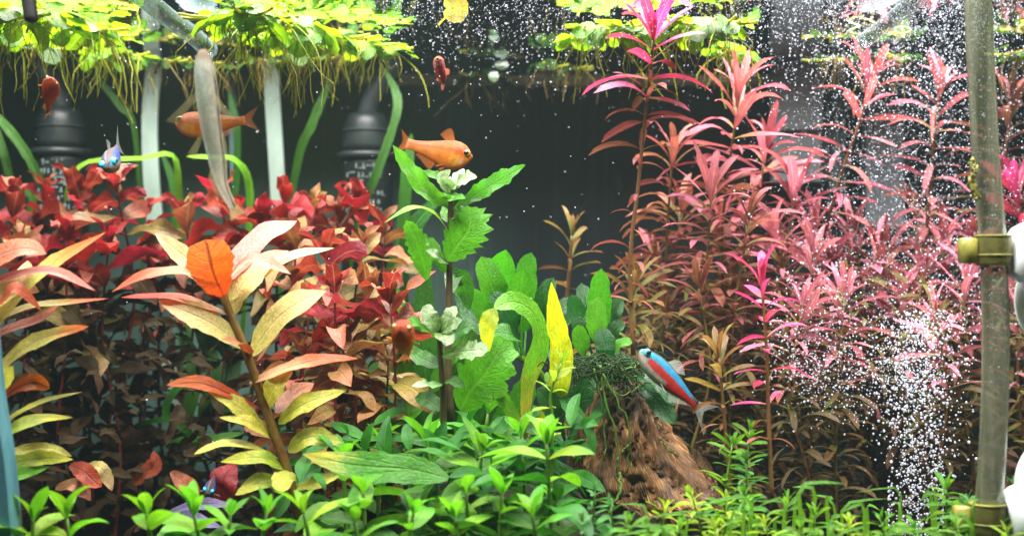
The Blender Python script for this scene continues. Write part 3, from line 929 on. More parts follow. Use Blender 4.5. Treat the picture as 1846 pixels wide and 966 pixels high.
CARD = fish_mat('tetra_skin', [(lin(86, 92, 84),), (lin(214, 206, 184), 0.48, 1.2, -1, 0.62, 1), (lin(240, 8, 8), 0.47, 1.3, 0.50, 1.0, 1), (lin(240, 8, 8), 0.47, 0.68, 0.14, 0.6, 1),
                               (lin(20, 190, 255), 0.22, 0.47, 0.10, 0.90, 1), (lin(40, 200, 225), 0.26, 0.42, 0.04, 0.34, 0.6), (lin(150, 150, 145), -1, 2, -1, 0.03, .8)])
CARDB = fish_mat('tetra_skin_facing', [(lin(110, 88, 84),), (lin(190, 170, 150), 0.5, 1.2, -1, 0.5, 1), (lin(200, 20, 24), 0.5, 1.2, 0.5, 1.1, 1), (lin(36, 90, 225), 0.2, 0.5, 0.12, 0.9, 1), (lin(40, 190, 225), 0.2, 0.5, 0.0, 0.2, .7)])
ORANGE = fish_mat('orange_skin', [(lin(240, 132, 0),), (lin(172, 76, 0), -1, 0.30, -1, 2, .85), (lin(190, 64, 6), 0.40, 0.48, 0.3, 1, .6), (lin(246, 150, 4), 0.48, 0.62, 0.3, 1.0, .7), (lin(222, 160, 84), 0.80, 1.3, 0.05, 0.55, .8),
                                  (lin(245, 180, 60), 0.5, 0.8, 0.17, 0.36, .9), (lin(200, 50, 20), 0.25, 0.55, 0.02, 0.3, .6), (lin(235, 215, 180), 0.62, 0.8, 0.13, 0.19, .8)])
AMBER = fish_mat('red_orange_skin', [(lin(205, 84, 24),), (lin(165, 44, 22), -1, 0.4, -1, .5, .9), (lin(215, 150, 60), .5, 1.2, .4, 1, .7)])
ALGAE = fish_mat('striped_skin', [(lin(190, 184, 160),), (lin(226, 224, 206), 0.55, 1.2, -1, 2, 1), (lin(200, 226, 208), 0.72, 1.2, 0.18, 0.6, .8), (lin(22, 20, 26), 0.42, 0.54, 0.16, 1.1, 1), (lin(140, 100, 76), -1, 2, -1, 0.07, .8), (lin(176, 206, 200), .82, 1.2, .07, .22, .7)], trans=.55, clear=.24, rough=.3)
SHRIMP = fish_mat('red_shrimp_skin', [(lin(205, 56, 44),), (lin(230, 130, 120), .5, 1.2, .1, 1, .8), (lin(220, 130, 30), -1, 1.2, -1, .14, .8)])
FIN = {'grey': fin_mat('grey_fin', lin(186, 194, 190), 0.48), 'orange': fin_mat('orange_fin', lin(222, 124, 36), 0.58), 'olive': fin_mat('olive_fin', lin(170, 164, 116), 0.6), 'pink': fin_mat('pink_fin', lin(226, 120, 100), 0.4)}


def ball(c, r, squash=(1, 1, 1), n=10):
    th = np.linspace(0.001, math.pi - 0.001, n)
    ph = np.linspace(0, 2 * math.pi, n + 4, endpoint=False)
    V = np.array([(math.sin(a) * math.cos(b) * squash[0], math.sin(a) * math.sin(b) * squash[1], math.cos(a) * squash[2]) for a in th for b in ph]) * r + np.array(c)
    return V, grid_faces(n, n + 4, True), None


FH = ([0, .03, .08, .16, .28, .40, .55, .70, .82, .92, 1.0], [.10, .34, .56, .80, .97, 1.0, .88, .66, .46, .35, .36])
FW = ([0, .03, .08, .16, .28, .45, .65, .85, 1.0], [.12, .45, .74, .95, 1.0, .9, .62, .30, .12])


def fish(name, label, cat, pts, up, H, Wd, mat, fin, eye_mat, group=None, tail=(.20, .15), dorsal=True, pect=1.0, eye=.1, slim=False, eye_h=.22, lobes=True, anal=True):
    n = 26
    C = catmull(pts, n)
    Ln = float(np.linalg.norm(np.diff(C, axis=0), axis=1).sum())
    T, N, B = frames(C, up)
    t = np.linspace(0, 1, n)
    hh = np.interp(t, *FH) * H / 2
    hw = np.interp(t, *FW) * Wd / 2
    if slim:
        hh = np.interp(t, [0, .04, .12, .3, .6, .85, 1], [.25, .62, .9, 1, .8, .5, .4]) * H / 2
        hw = np.interp(t, [0, .04, .12, .3, .6, .85, 1], [.3, .66, .92, 1, .72, .4, .2]) * Wd / 2
    seg = 18
    a = np.linspace(0, 2 * np.pi, seg, endpoint=False)
    ca = np.where(np.cos(a) < 0, np.cos(a) * 1.12, np.cos(a))
    V = (C[:, None] + (hh[:, None] * ca[None])[..., None] * N[:, None] + (hw[:, None] * np.sin(a)[None])[..., None] * B[:, None]).reshape(-1, 3)
    uv = np.stack([np.tile(np.arange(seg) / seg, n), np.repeat(t, seg)], 1)
    f = grid_faces(n, seg, True) + [tuple(range(seg))[::-1], tuple(range((n - 1) * seg, n * seg))]
    root = thing(name, label, cat, Vector(C[n // 2]), group)
    part('body', root, (V, f, uv), mat)

    def fin_part(nm, inner, outer, thick=3e-4):
        inner, outer = np.array(inner), np.array(outer)
        mid = (inner + outer) / 2
        k = len(inner)
        G = np.concatenate([inner, mid, outer])
        uvf = np.array([(i / (k - 1), r / 2) for r in range(3) for i in range(k)])
        part(nm, root, (G, grid_faces(3, k), uvf), FIN[fin])
    # tail
    e, tt, nn = C[-1] - T[-1] * Ln * .02, T[-1], N[-1]
    ss = np.linspace(-1, 1, 9)
    fork = .5 if lobes else .9
    fin_part('tail_fin', [e + nn * s_ * hh[-1] * .9 for s_ in ss], [e + nn * s_ * tail[1] * Ln + tt * tail[0] * Ln * (fork + (1 - fork) * abs(s_) ** 1.4) + B[-1] * .02 * Ln * s_ for s_ in ss])
    if dorsal:
        idx = [int(q * (n - 1)) for q in (.42, .45, .48, .52, .56)]
        fin_part('dorsal_fin', [C[i] + N[i] * hh[i] * .93 for i in idx], [C[i] + N[i] * (hh[i] + H * q) + T[i] * Ln * w for i, q, w in zip(idx, (.30, .42, .40, .30, .16), (.07, .09, .10, .11, .12))])
        if anal:
            idx = [int(q * (n - 1)) for q in (.60, .66, .72, .79, .86)]
            fin_part('anal_fin', [C[i] - N[i] * hh[i] * 1.02 for i in idx], [C[i] - N[i] * (hh[i] * 1.1 + H * q) + T[i] * Ln * .06 for i, q in zip(idx, (.34, .28, .2, .13, .06))])
    i = int(.27 * (n - 1))
    for sgn in (-1, 1):
        b0 = C[i] + B[i] * sgn * hw[i] * .9 - N[i] * hh[i] * .45
        d_ = B[i] * sgn * .8 + T[i] * .7 - N[i] * .35
        l = Ln * .17 * pect
        fin_part('pectoral_fin', [b0 + T[i] * Ln * .012 * q for q in range(4)], [b0 + d_ * l * (1 - .12 * q) + T[i] * l * .12 * q for q in range(4)])
        j = int(.45 * (n - 1))
        b0 = C[j] + B[j] * sgn * hw[j] * .5 - N[j] * hh[j] * .95
        d_ = B[j] * sgn * .35 * pect + T[j] * .8 - N[j] * .6
        fin_part('pelvic_fin', [b0 + T[j] * Ln * .01 * q for q in range(4)], [b0 + d_ * l * .62 * (1 - .1 * q) + T[j] * l * .12 * q for q in range(4)])
        k = max(1, int(.105 * (n - 1)))
        pe = C[k] + B[k] * sgn * hw[k] * .82 + N[k] * hh[k] * eye_h
        r = H * eye
        eo = part('eye', root, ball(pe, r), eye_mat)
        part('pupil', eo, ball(pe + B[k] * sgn * r * .5, r * .72), M['pupil'])
    # mouth: a short dark slit under the nose
    m0 = C[1] - N[1] * hh[1] * .35
    part('mouth', root, tube([m0 + B[1] * hw[1] * q + T[1] * Ln * .01 * abs(q) for q in (-1.0, -.5, 0, .5, 1.0)], H * .018, 5), M['pupil'])
    return root


L3 = lambda *p: [at(*q) for q in p]
g = 'small blue striped tetras'
fish('tetra', 'slender tetra with blue stripe and red flank, diving left above the driftwood', 'fish', L3((1152, 634, .085), (1185, 663, .088), (1222, 697, .092), (1256, 730, .096)), (.62, .42, .70), px(45, .09), px(24, .09), CARD, 'grey', M['eye_b'], g, tail=(.30, .19), eye=.17, eye_h=.45)
fish('tetra', 'blurred tetra with two blue eyes facing out, in front of the bright ribbon at left', 'fish', L3((195, 302, .05), (203, 285, .065), (212, 266, .08)), (-.1, -.75, .6), px(38, .06), px(34, .06), CARDB, 'grey', M['eye_b'], g, eye=.17, tail=(.4, .2), eye_h=.5)
fish('tetra', 'tiny dark tetra with bright blue stripe beside a red fallen leaf at lower left', 'fish', L3((374, 889, .12), (380, 876, .128), (387, 858, .14)), (.25, -.8, .6), px(27, .12), px(23, .12), CARDB, 'grey', M['eye_b'], g, eye=.15, tail=(.3, .15), eye_h=.5)
g = 'orange fish'
fish('orange_fish', 'orange fish swimming right over the serrated green plant', 'fish', L3((850, 284, .12), (820, 279, .122), (785, 271, .125), (734, 259, .13)), (-.12, .30, 1), px(52, .12), px(27, .12), ORANGE, 'orange', M['eye_w'], g, tail=(.20, .20), eye=.13)
fish('orange_fish', 'orange fish facing left, half hidden behind the grey striped fish', 'fish', L3((317, 221, .15), (350, 224, .15), (395, 222, .15), (442, 217, .15)), (0, .3, 1), px(48, .15), px(25, .15), ORANGE, 'orange', M['eye_w'], g, tail=(.24, .2), eye=.14)
fish('orange_fish', 'small orange fish seen end-on above the left filter', 'fish', L3((92, 142, .11), (92, 162, .118), (90, 180, .124), (87, 202, .13)), (.1, .8, .2), px(30, .12), px(32, .12), AMBER, 'orange', M['eye_w'], g, tail=(.2, .08), eye=.10, pect=.6)
fish('orange_fish', 'blurred small orange fish close to the glass, below the red leaves', 'fish', L3((722, 590, .012), (727, 603, .02), (733, 620, .03), (738, 634, .038)), (.1, .55, .6), px(52, .02), px(42, .02), AMBER, 'orange', M['eye_w'], g, tail=(.3, .1), eye=.10, pect=.7)
fish('striped_fish', 'long grey fish with a black side stripe, belly to the glass, nose up', 'fish', L3((366, 90, .016), (372, 150, .016), (380, 220, .018), (392, 290, .022), (402, 335, .03), (420, 372, .04)), (.42, .9, 0), px(40, .02), px(40, .02), ALGAE, 'olive', M['pupil'], None, tail=(.13, .045), slim=True, eye=.07, pect=1.25, lobes=False)
fish('shrimp', 'small pink-red shrimp hanging upright in the open water', 'shrimp', L3((790, 102, .16), (793, 122, .16), (798, 140, .16), (798, 150, .16)), (.9, -.5, .1), px(21, .16), px(20, .16), SHRIMP, 'pink', M['eye_w'], None, tail=(.3, .06), slim=True, eye=.12, pect=.6, lobes=False)

# ------------------------------------------------------------------ leaf shapes
LV = {}
LV['red_a'] = leaf_set('red_leaf', M['red_a'], 6, .31, 'lance', (.4, 2.0), .4, .7, 1.6, 1.4, 5, 11)
LV['red_b'] = leaf_set('crimson_leaf', M['red_b'], 5, .32, 'lance', (.2, 1.7), .35, .65, 1.6, 1.3, 5, 10)
LV['red_olive'] = leaf_set('olive_leaf', M['red_olive'], 4, .31, 'lance', (.6, 1.9), .35, .5, 1.6, 1.0, 5, 10)
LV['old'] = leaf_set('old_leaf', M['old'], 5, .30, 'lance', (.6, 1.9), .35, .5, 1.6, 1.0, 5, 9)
LV['red_c'] = leaf_set('bronze_leaf', M['red_c'], 4, .33, 'lance', (.6, 1.9), .35, .5, 1.6, 1.0, 5, 10)
for k_, w_ in (('pink_a', .13), ('pink_hot', .155), ('pink_red', .14), ('pink_dk', .135), ('pink_olive', .16), ('pink_low', .14)):
    LV[k_] = leaf_set(k_.replace('pink_', 'narrow_') + '_leaf', M[k_], 6, w_, 'strap', (.2, 1.5), .35, .15, 1.2, .6, 3, 8)
for k_ in ('green', 'green_b', 'green_dk'):
    LV[k_] = leaf_set('green_leaf', M[k_], 6, .33, 'lance', (.4, 1.2), .3, .12, 1.5, .35, 5, 9)
for k_ in ('small', 'small_lime', 'small_dk'):
    LV[k_] = leaf_set('small_leaf', M[k_], 4, .24, 'strap', (.3, 1.1), .35, .05, 1, .3, 3, 7)
LV['float'] = leaf_set('floating_leaf', M['float'], 5, .78, 'round', (-.2, .9), .10, .12, 1.5, .2, 7, 8)
LV['float_dk'] = leaf_set('floating_leaf', M['float_dk'], 4, .78, 'round', (-.2, .9), .10, .12, 1.5, .2, 7, 8)
LV['anub'] = leaf_set('round_leaf', M['anub'], 4, .80, 'petiole', (.2, .9), .18, .12, 1.3, .3, 5, 11)
LV['anub_dk'] = leaf_set('round_leaf', M['anub_dk'], 4, .74, 'petiole', (.2, 1.0), .18, .12, 1.3, .3, 5, 11)


def stem_pts(u, v, y, foot_u=None, lean=0.0):
    """From the soil up to the head at pixel u, v at depth y, with a slight bow."""
    top = at(u, v, y)
    fu = u if foot_u is None else foot_u
    y2 = y + lean
    foot = at(fu, 483, y2)
    foot.z = 0.004
    h = top.z - foot.z
    p = [foot]
    for q in (.35, .7):
        w = foot.lerp(top, q)
        w.x += random.uniform(-.05, .05) * h
        w.y += random.uniform(-.03, .03) * h
        p.append(w)
    return p + [top]


# ------------------------------------------------------------------ pink stem plants on the right
g = 'narrow-leaved pink stem plants'
PINK = [
    # u, v, y, foot u, kind, leaf px, whorls of their own, per, label
    (1432, 360, .22, 1440, 'pink_a', 84, 12, 3, 'large bright rose-pink head left of the grey plate, right of the two red-tipped stems'),
    (1330, 185, .20, 1290, 'pink_red', 92, 14, 2, 'coral-pink stem second tallest in the thicket, left of the grey filter box'),
    (1382, 268, .23, 1370, 'pink_red', 82, 11, 3, 'coral stem whose head overlaps the lower edge of the grey filter box'),
    (1212, 282, .21, 1190, 'pink_dk', 80, 12, 3, 'russet stem just right of the tallest magenta stem at mid height'),
    (1282, 352, .18, 1270, 'pink_a', 86, 12, 3, 'rose and yellow stem in the middle of the thicket below the coral head'),
    (1228, 382, .23, 1240, 'pink_dk', 76, 10, 2, 'brownish stem behind the rose and yellow one'),
    (1350, 398, .17, 1330, 'pink_dk', 78, 11, 3, 'russet stem left of the large rose-pink head, nearer the glass'),
    (1540, 430, .23, 1530, 'pink_a', 80, 10, 3, 'rose stem with a yellow heart below the grey plate'),
    (1466, 470, .19, 1460, 'pink_a', 82, 11, 3, 'rose stem under the large bright head, in the edge of the bubbles'),
    (1522, 540, .16, 1510, 'pink_a', 78, 9, 3, 'low rose stem just above the thickest swirl of bubbles at left'),
    (1446, 560, .14, 1448, 'pink_a', 74, 9, 3, 'rose-pink head with lime heart just right of the front pink stem'),
    (1626, 545, .21, 1590, 'pink_a', 82, 10, 3, 'pale rose stem standing in the middle of the bubble column'),
    (1702, 450, .24, 1690, 'pink_red', 84, 10, 3, 'coral-rose stem left of the upper suction clip'),
    (1742, 520, .17, 1735, 'pink_a', 84, 10, 3, 'rose stem touching the left side of the upright hose below its clip'),
    (1690, 575, .15, 1684, 'pink_a', 76, 8, 3, 'low rose head above the right edge of the bubble column'),
    (1836, 350, .25, 1836, 'pink_hot', 84, 10, 3, 'bright pink head right of the hose, above the upper suction cup'),
    (1822, 205, .27, 1836, 'pink_dk', 84, 9, 2, 'dim russet stem right of the hose, tallest at the right edge'),
    (1840, 560, .20, 1840, 'pink_a', 78, 9, 3, 'rose stem behind the upper white suction cup'),
    (1142, 522, .17, 1136, 'pink_olive', 76, 7, 3, 'short olive-brown head left of the pink thicket, by the round green leaves'),
    (1182, 470, .24, 1180, 'pink_dk', 72, 9, 2, 'russet stem low behind the foot of the tallest magenta stem'),
    (1260, 520, .16, 1262, 'pink_dk', 70, 9, 3, 'russet stem low in the thicket above the red and blue fish'),
    (1318, 500, .25, 1320, 'pink_olive', 70, 9, 2, 'olive stem at the back of the thicket, left of the front pink stem'),
    (1408, 480, .26, 1410, 'pink_dk', 72, 9, 2, 'russet stem at the back, between the front pink stem and the large rose head'),
    (1580, 500, .27, 1580, 'pink_dk', 72, 8, 2, 'dim russet stem at the back behind the bubble column'),
    (1655, 400, .29, 1655, 'pink_dk', 74, 9, 2, 'dim russet stem behind the two bubble-covered heads'),
    (1790, 560, .27, 1790, 'pink_dk', 72, 8, 2, 'dim russet stem hidden behind the hose below the upper clip'),
    (1300, 420, 0.22, 1300, 'pink_red', 80, 10, 3, 'coral stem at the back of the thicket, behind the rose and yellow one'),
    (1400, 420, 0.2, 1400, 'pink_a', 82, 11, 3, 'rose stem directly left of the large bright head and touching it'),
    (1470, 420, 0.25, 1470, 'pink_a', 78, 10, 3, 'rose stem behind the large bright head, its tips showing on the right'),
    (1500, 480, 0.22, 1500, 'pink_red', 80, 10, 3, 'coral-rose stem between the bright head and the grey plate, in fine bubbles'),
    (1590, 470, 0.24, 1590, 'pink_red', 80, 9, 3, 'coral stem under the grey plate, leaning into the bubbles'),
    (1660, 500, 0.22, 1660, 'pink_a', 80, 9, 3, 'rose stem right of the bubble column top, below the second crown'),
    (1340, 560, 0.19, 1340, 'pink_dk', 74, 9, 3, 'russet stem low in the thicket, left of the front pink stem'),
    (1200, 560, 0.2, 1200, 'pink_dk', 70, 9, 3, 'russet stem low at the left end of the thicket, above the diving fish'),
    (1560, 600, 0.24, 1560, 'pink_a', 74, 8, 3, 'low rose stem behind the swirl of bubbles'),
    (1765, 470, 0.23, 1765, 'pink_red', 80, 9, 3, 'coral stem showing on both sides of the hose above its clip'),
]
for u, v, y, fu, k_, lp, own, per, lab in PINK:
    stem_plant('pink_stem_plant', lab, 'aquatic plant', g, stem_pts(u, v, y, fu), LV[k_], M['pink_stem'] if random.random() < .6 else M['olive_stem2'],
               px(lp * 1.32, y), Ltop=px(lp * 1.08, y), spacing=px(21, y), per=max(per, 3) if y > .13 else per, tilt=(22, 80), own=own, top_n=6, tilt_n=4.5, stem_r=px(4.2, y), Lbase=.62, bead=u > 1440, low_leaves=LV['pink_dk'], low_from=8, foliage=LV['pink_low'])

hero = [
    ('tallest stem plant with magenta top leaves reaching the floating plants', L3((1142, 640, .15), (1136, 470, .15), (1150, 340, .152), (1160, 240, .155), (1170, 150, .157), (1178, 72, .157)), 'pink_hot', 112, 5, 2, 'pink_dk', 96),
    ('coral stem with bubble-covered crown, tallest under the slanting tube', L3((1470, 700, .23), (1480, 470, .23), (1512, 330, .225), (1545, 235, .22), (1566, 158, .22)), 'pink_red', 94, 12, 3, None, 0),
    ('coral-pink stem with bubble-covered crown, just left of the upright hose', L3((1668, 700, .23), (1670, 440, .23), (1680, 300, .225), (1686, 235, .22), (1692, 172, .22)), 'pink_red', 92, 12, 3, None, 0),
    ('small lone brown-pink stem standing against the dark back glass', L3((1018, 640, .22), (1022, 540, .22), (1027, 480, .22), (1031, 425, .22)), 'pink_olive', 66, 6, 3, None, 0),
    ('upright front pink stem with drooping leaf pairs, right of the red and blue fish', L3((1392, 905, .085), (1386, 760, .085), (1381, 620, .085), (1374, 520, .085)), 'pink_hot', 84, 9, 2, None, 0),
    ('small olive-pink stem beside the tail of the red and blue fish', L3((1320, 905, .09), (1310, 800, .09), (1303, 720, .09), (1296, 645, .09)), 'pink_olive', 70, 5, 3, None, 0),
]
for lab, P, k_, lp, own, per, low, lp2 in hero:
    y = P[-1].y
    a = stem_plant('pink_stem_plant', lab, 'aquatic plant', g, P, LV[k_], M['pink_stem'], px(lp * 1.1, y), Ltop=px(lp * .98, y), spacing=px(30 if lp < 100 else 38, y), per=per, tilt=(22, 84) if lp < 100 else (38, 86), tilt_n=4.5 if lp < 100 else 2.5,
                   own=own, top_n=8 if lp > 90 else 5, stem_r=px(5, y), Lbase=.6, bead=P[-1].x > .1 and y > .2, dense_low=.8, jit=.28, wsc=1.2 if y < .2 else .95, low_leaves=LV['pink_dk'], stop=px(190, y) if low else 0)
    if low:     # the lower leaves of the tall stem are duller
        P2 = [p for p in P[:-1]]
        b = stem_plant('lower_stem', 'x', 'x', None, P2, LV[low], M['pink_stem'], px(lp2, y), spacing=px(30, y), per=2, tilt=(60, 84), own=14, top_n=2, stem_r=px(5.4, y), Lbase=.6)
        for c_ in list(b.children):
            if c_.name.startswith('stem'):
                bpy.data.objects.remove(c_)
            else:
                c_.parent = a
        bpy.data.objects.remove(b)

# ------------------------------------------------------------------ crimson stem plants on the left and in the middle
g = 'broad-leaved crimson stem plants'
RED = [  # heads left of the corner seam are built in place of side-glass reflections
    (22, 372, .24, 'red_b', 92, 'crimson head at the far left edge below the end-on orange fish'),
    (82, 348, .27, 'red_b', 88, 'crimson head in front of the print of the left filter'),
    (146, 362, .25, 'red_b', 100, 'deep red head with broad leaves below the bright green ribbon'),
    (212, 350, .22, 'red_a', 100, 'pinkish-brown head reaching up under the blurred blue-eyed tetra'),
    (262, 392, .25, 'red_b', 88, 'crimson head against the left white strip'),
    (40, 440, .20, 'red_a', 92, 'pink-tan head low at the far left behind the orange-tipped leaves'),
    (118, 432, .20, 'red_b', 90, 'crimson head above the long pink leaf at left'),
    (196, 440, .21, 'red_b', 88, 'dark crimson head between the corner seam and the leaning orange-tipped leaf'),
    (336, 398, .25, 'red_a', 90, 'tan head with curled leaves between the two white strips'),
    (402, 372, .24, 'red_b', 98, 'bright crimson head under the tail of the long grey fish'),
    (470, 402, .22, 'red_b', 88, 'deep magenta-red head behind the cream leaves of the tall front plant'),
    (514, 366, .24, 'red_b', 98, 'bright crimson head at the foot of the straight white strip'),
    (566, 384, .24, 'red_a', 96, 'tan and rose head right of the straight white strip'),
    (612, 402, .22, 'red_a', 98, 'rose-tan head left of the right filter print'),
    (656, 380, .23, 'red_b', 92, 'crimson head under the right filter print'),
    (694, 424, .21, 'red_a', 88, 'bronze-rose head beside the arching bright green leaf'),
    (534, 446, .18, 'red_a', 96, 'rose-tan head right of the large pale pink front leaf'),
    (588, 470, .16, 'red_a', 98, 'pale rose head with olive leaves in the middle of the red thicket'),
    (650, 466, .18, 'red_c', 94, 'bronze head with curled leaves at the right of the red thicket'),
    (604, 530, .12, 'red_b', 86, 'pink-topped head with white roots below it, nearest in the red thicket'),
    (704, 548, .12, 'red_a', 100, 'rose head with long leaves left of the white-leaved green plant'),
    (664, 520, .15, 'red_c', 88, 'bronze-red head between two rose heads, above the blurred orange fish'),
    (560, 556, .14, 'red_c', 88, 'bronze head behind the pale yellow leaf of the tall front plant'),
    (632, 600, .13, 'red_c', 84, 'olive-bronze head low down, left of the blurred orange fish'),
    (548, 640, .13, 'red_c', 76, 'dim brown head low behind the right leaves of the tall front plant'),
    (700, 660, .13, 'red_c', 76, 'dim brown head below the blurred orange fish'),
    (300, 470, .25, 'red_b', 80, 'dark crimson head in the shade left of the tall front plant'),
    (86, 520, .22, 'red_c', 84, 'dim bronze head behind the long pink leaf at far left'),
    (170, 560, .22, 'red_c', 84, 'dim bronze head in the shade below the long pink leaf'),
    (258, 590, .24, 'red_c', 74, 'dim brown head in the deep shade by the corner seam'),
]
for u, v, y, k_, lp, lab in RED:
    stem_plant('red_stem_plant', lab, 'aquatic plant', g, stem_pts(u, v, y, u + random.uniform(-20, 20)), {'red_a': LV['red_a'] + LV['red_c'][:3], 'red_b': LV['red_b'] + LV['red_a'][:2], 'red_c': LV['red_c'] + LV['red_a'][:1]}[k_], M['red_stem'], px(lp * 1.22, y), spacing=px(34, y), per=2,
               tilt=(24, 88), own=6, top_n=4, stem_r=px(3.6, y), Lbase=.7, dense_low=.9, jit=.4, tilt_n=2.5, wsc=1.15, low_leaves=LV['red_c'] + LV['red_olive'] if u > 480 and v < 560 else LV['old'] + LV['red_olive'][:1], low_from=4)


def leafplant(name, label, cat, stem, stem_r, stem_mat, leaves, group=None, base=None):
    """A plant with each leaf laid out by hand: ([(u, v, y) ...], width in px, normal, material, profile, extras)."""
    C = catmull([at(*p) for p in stem], 16) if stem else None
    root = thing(name, label, cat, Vector(C[0]) if C is not None else at(*base), group)
    if stem:
        part('stem', root, tube(C, np.linspace(stem_r, stem_r * .75, len(C)) * px(1, stem[0][2]), 10), stem_mat)
    for P, w, n, mat, *ex in leaves:
        kw = dict(prof='lance', fold=.20, wave=.16, freq=random.uniform(1.2, 2.4), rows=18)
        w *= .93
        if ex:
            kw.update(ex[0])
        y = sum(p[2] for p in P) / len(P)
        part(kw.pop('name', 'leaf'), root, ribbon([at(*p) for p in P], px(w, y), n, **kw), M[mat])
    return root


UP, FR, UF = (0, -.35, 1), (0, -1, .2), (0, -.8, .7)
y = .065
leafplant('tall_stem_plant', 'tall front plant with orange upright leaf and cream leaves on an olive stem', 'aquatic plant',
          [(545, 960, y), (522, 860, y), (482, 745, y), (446, 640, y), (410, 555, y), (398, 510, y)], 9.5, M['h_stem'], [
    ([(404, 535, .062), (384, 490, .055), (371, 432, .056)], 88, (.15, -1, .15), 'h_orange', dict(prof='obov', fold=.16, wave=.08, freq=1.2, rows=18)),
    ([(396, 528, y), (340, 470, .075), (280, 420, .085)], 40, (-.3, -.9, .6), 'h_cream'),
    ([(400, 505, .06), (345, 490, .055), (268, 494, .05), (202, 526, .045)], 30, (0, -.7, .9), 'h_redtip'),
    ([(420, 570, y), (350, 545, .06), (290, 534, .055), (218, 536, .05)], 26, (.1, -.55, .9), 'h_redtip'),
    ([(440, 628, y), (385, 586, .06), (330, 560, .056), (285, 542, .055)], 50, (.25, -.85, .6), 'h_cream'),
    ([(408, 510, y), (445, 455, .075), (490, 418, .085), (535, 398, .095)], 62, (-.25, -.85, .6), 'h_pink'),
    ([(414, 570, y), (432, 525, .066), (470, 478, .07), (520, 452, .08)], 58, (-.3, -1, .3), 'h_cream'),
    ([(420, 540, y), (480, 490, .07), (535, 460, .075), (602, 447, .08)], 30, (-.2, -.7, .8), 'h_cream'),
    ([(455, 640, y), (490, 585, .06), (535, 548, .06), (588, 524, .062)], 56, (-.25, -.95, .4), 'h_cream'),
    ([(412, 502, y), (440, 470, .055), (480, 472, .05), (524, 494, .046)], 32, (0, -.7, .8), 'h_pink'),
    ([(452, 640, y), (432, 618, .055), (400, 612, .05)], 34, (0, -.6, .9), 'h_brown'),
    ([(475, 740, y), (420, 712, .06), (360, 690, .055), (300, 694, .05)], 36, (0, -.8, .7), 'h_orange', dict(prof='spoon')),
    ([(488, 786, y), (440, 742, .06), (410, 720, .058), (374, 703, .056)], 36, (.2, -.8, .7), 'h_yell'),
    ([(490, 790, y), (450, 762, .058), (396, 752, .055)], 28, (.1, -.7, .8), 'h_yell'),
    ([(450, 690, y), (520, 662, .06), (580, 648, .06), (645, 646, .062)], 32, (-.1, -.75, .8), 'h_redtip'),
    ([(482, 732, y), (494, 700, .06), (528, 664, .062)], 42, (-.4, -1, .2), 'h_yell'),
    ([(502, 762, y), (550, 728, .06), (622, 704, .06)], 40, (-.15, -.85, .6), 'h_yell'),
    ([(498, 745, y), (530, 712, .075), (566, 690, .08)], 42, (-.2, -.9, .5), 'h_brown'),
    ([(512, 832, y), (460, 806, .06), (400, 800, .055), (350, 818, .05)], 26, (0, -.6, .9), 'h_yell', dict(prof='spoon')),
    ([(515, 846, y), (470, 825, .055), (398, 832, .05)], 34, (0, -.75, .7), 'h_lime'),
    ([(520, 812, y), (560, 788, .06), (616, 797, .062)], 42, (0, -.85, .6), 'h_yell'),
    ([(522, 850, .06), (512, 866, .055), (510, 886, .05)], 46, (0, -1, .3), 'h_yell', dict(prof='ovate')),
    ([(516, 862, y), (470, 868, .055), (424, 892, .05)], 36, (0, -.8, .7), 'h_lime'),
    ([(530, 880, y), (575, 868, .06), (620, 850, .06)], 30, (0, -.8, .7), 'h_yell'),
    ([(500, 790, y), (465, 772, .075), (440, 770, .08)], 34, (0, -.8, .7), 'h_brown'),
])
y = .045
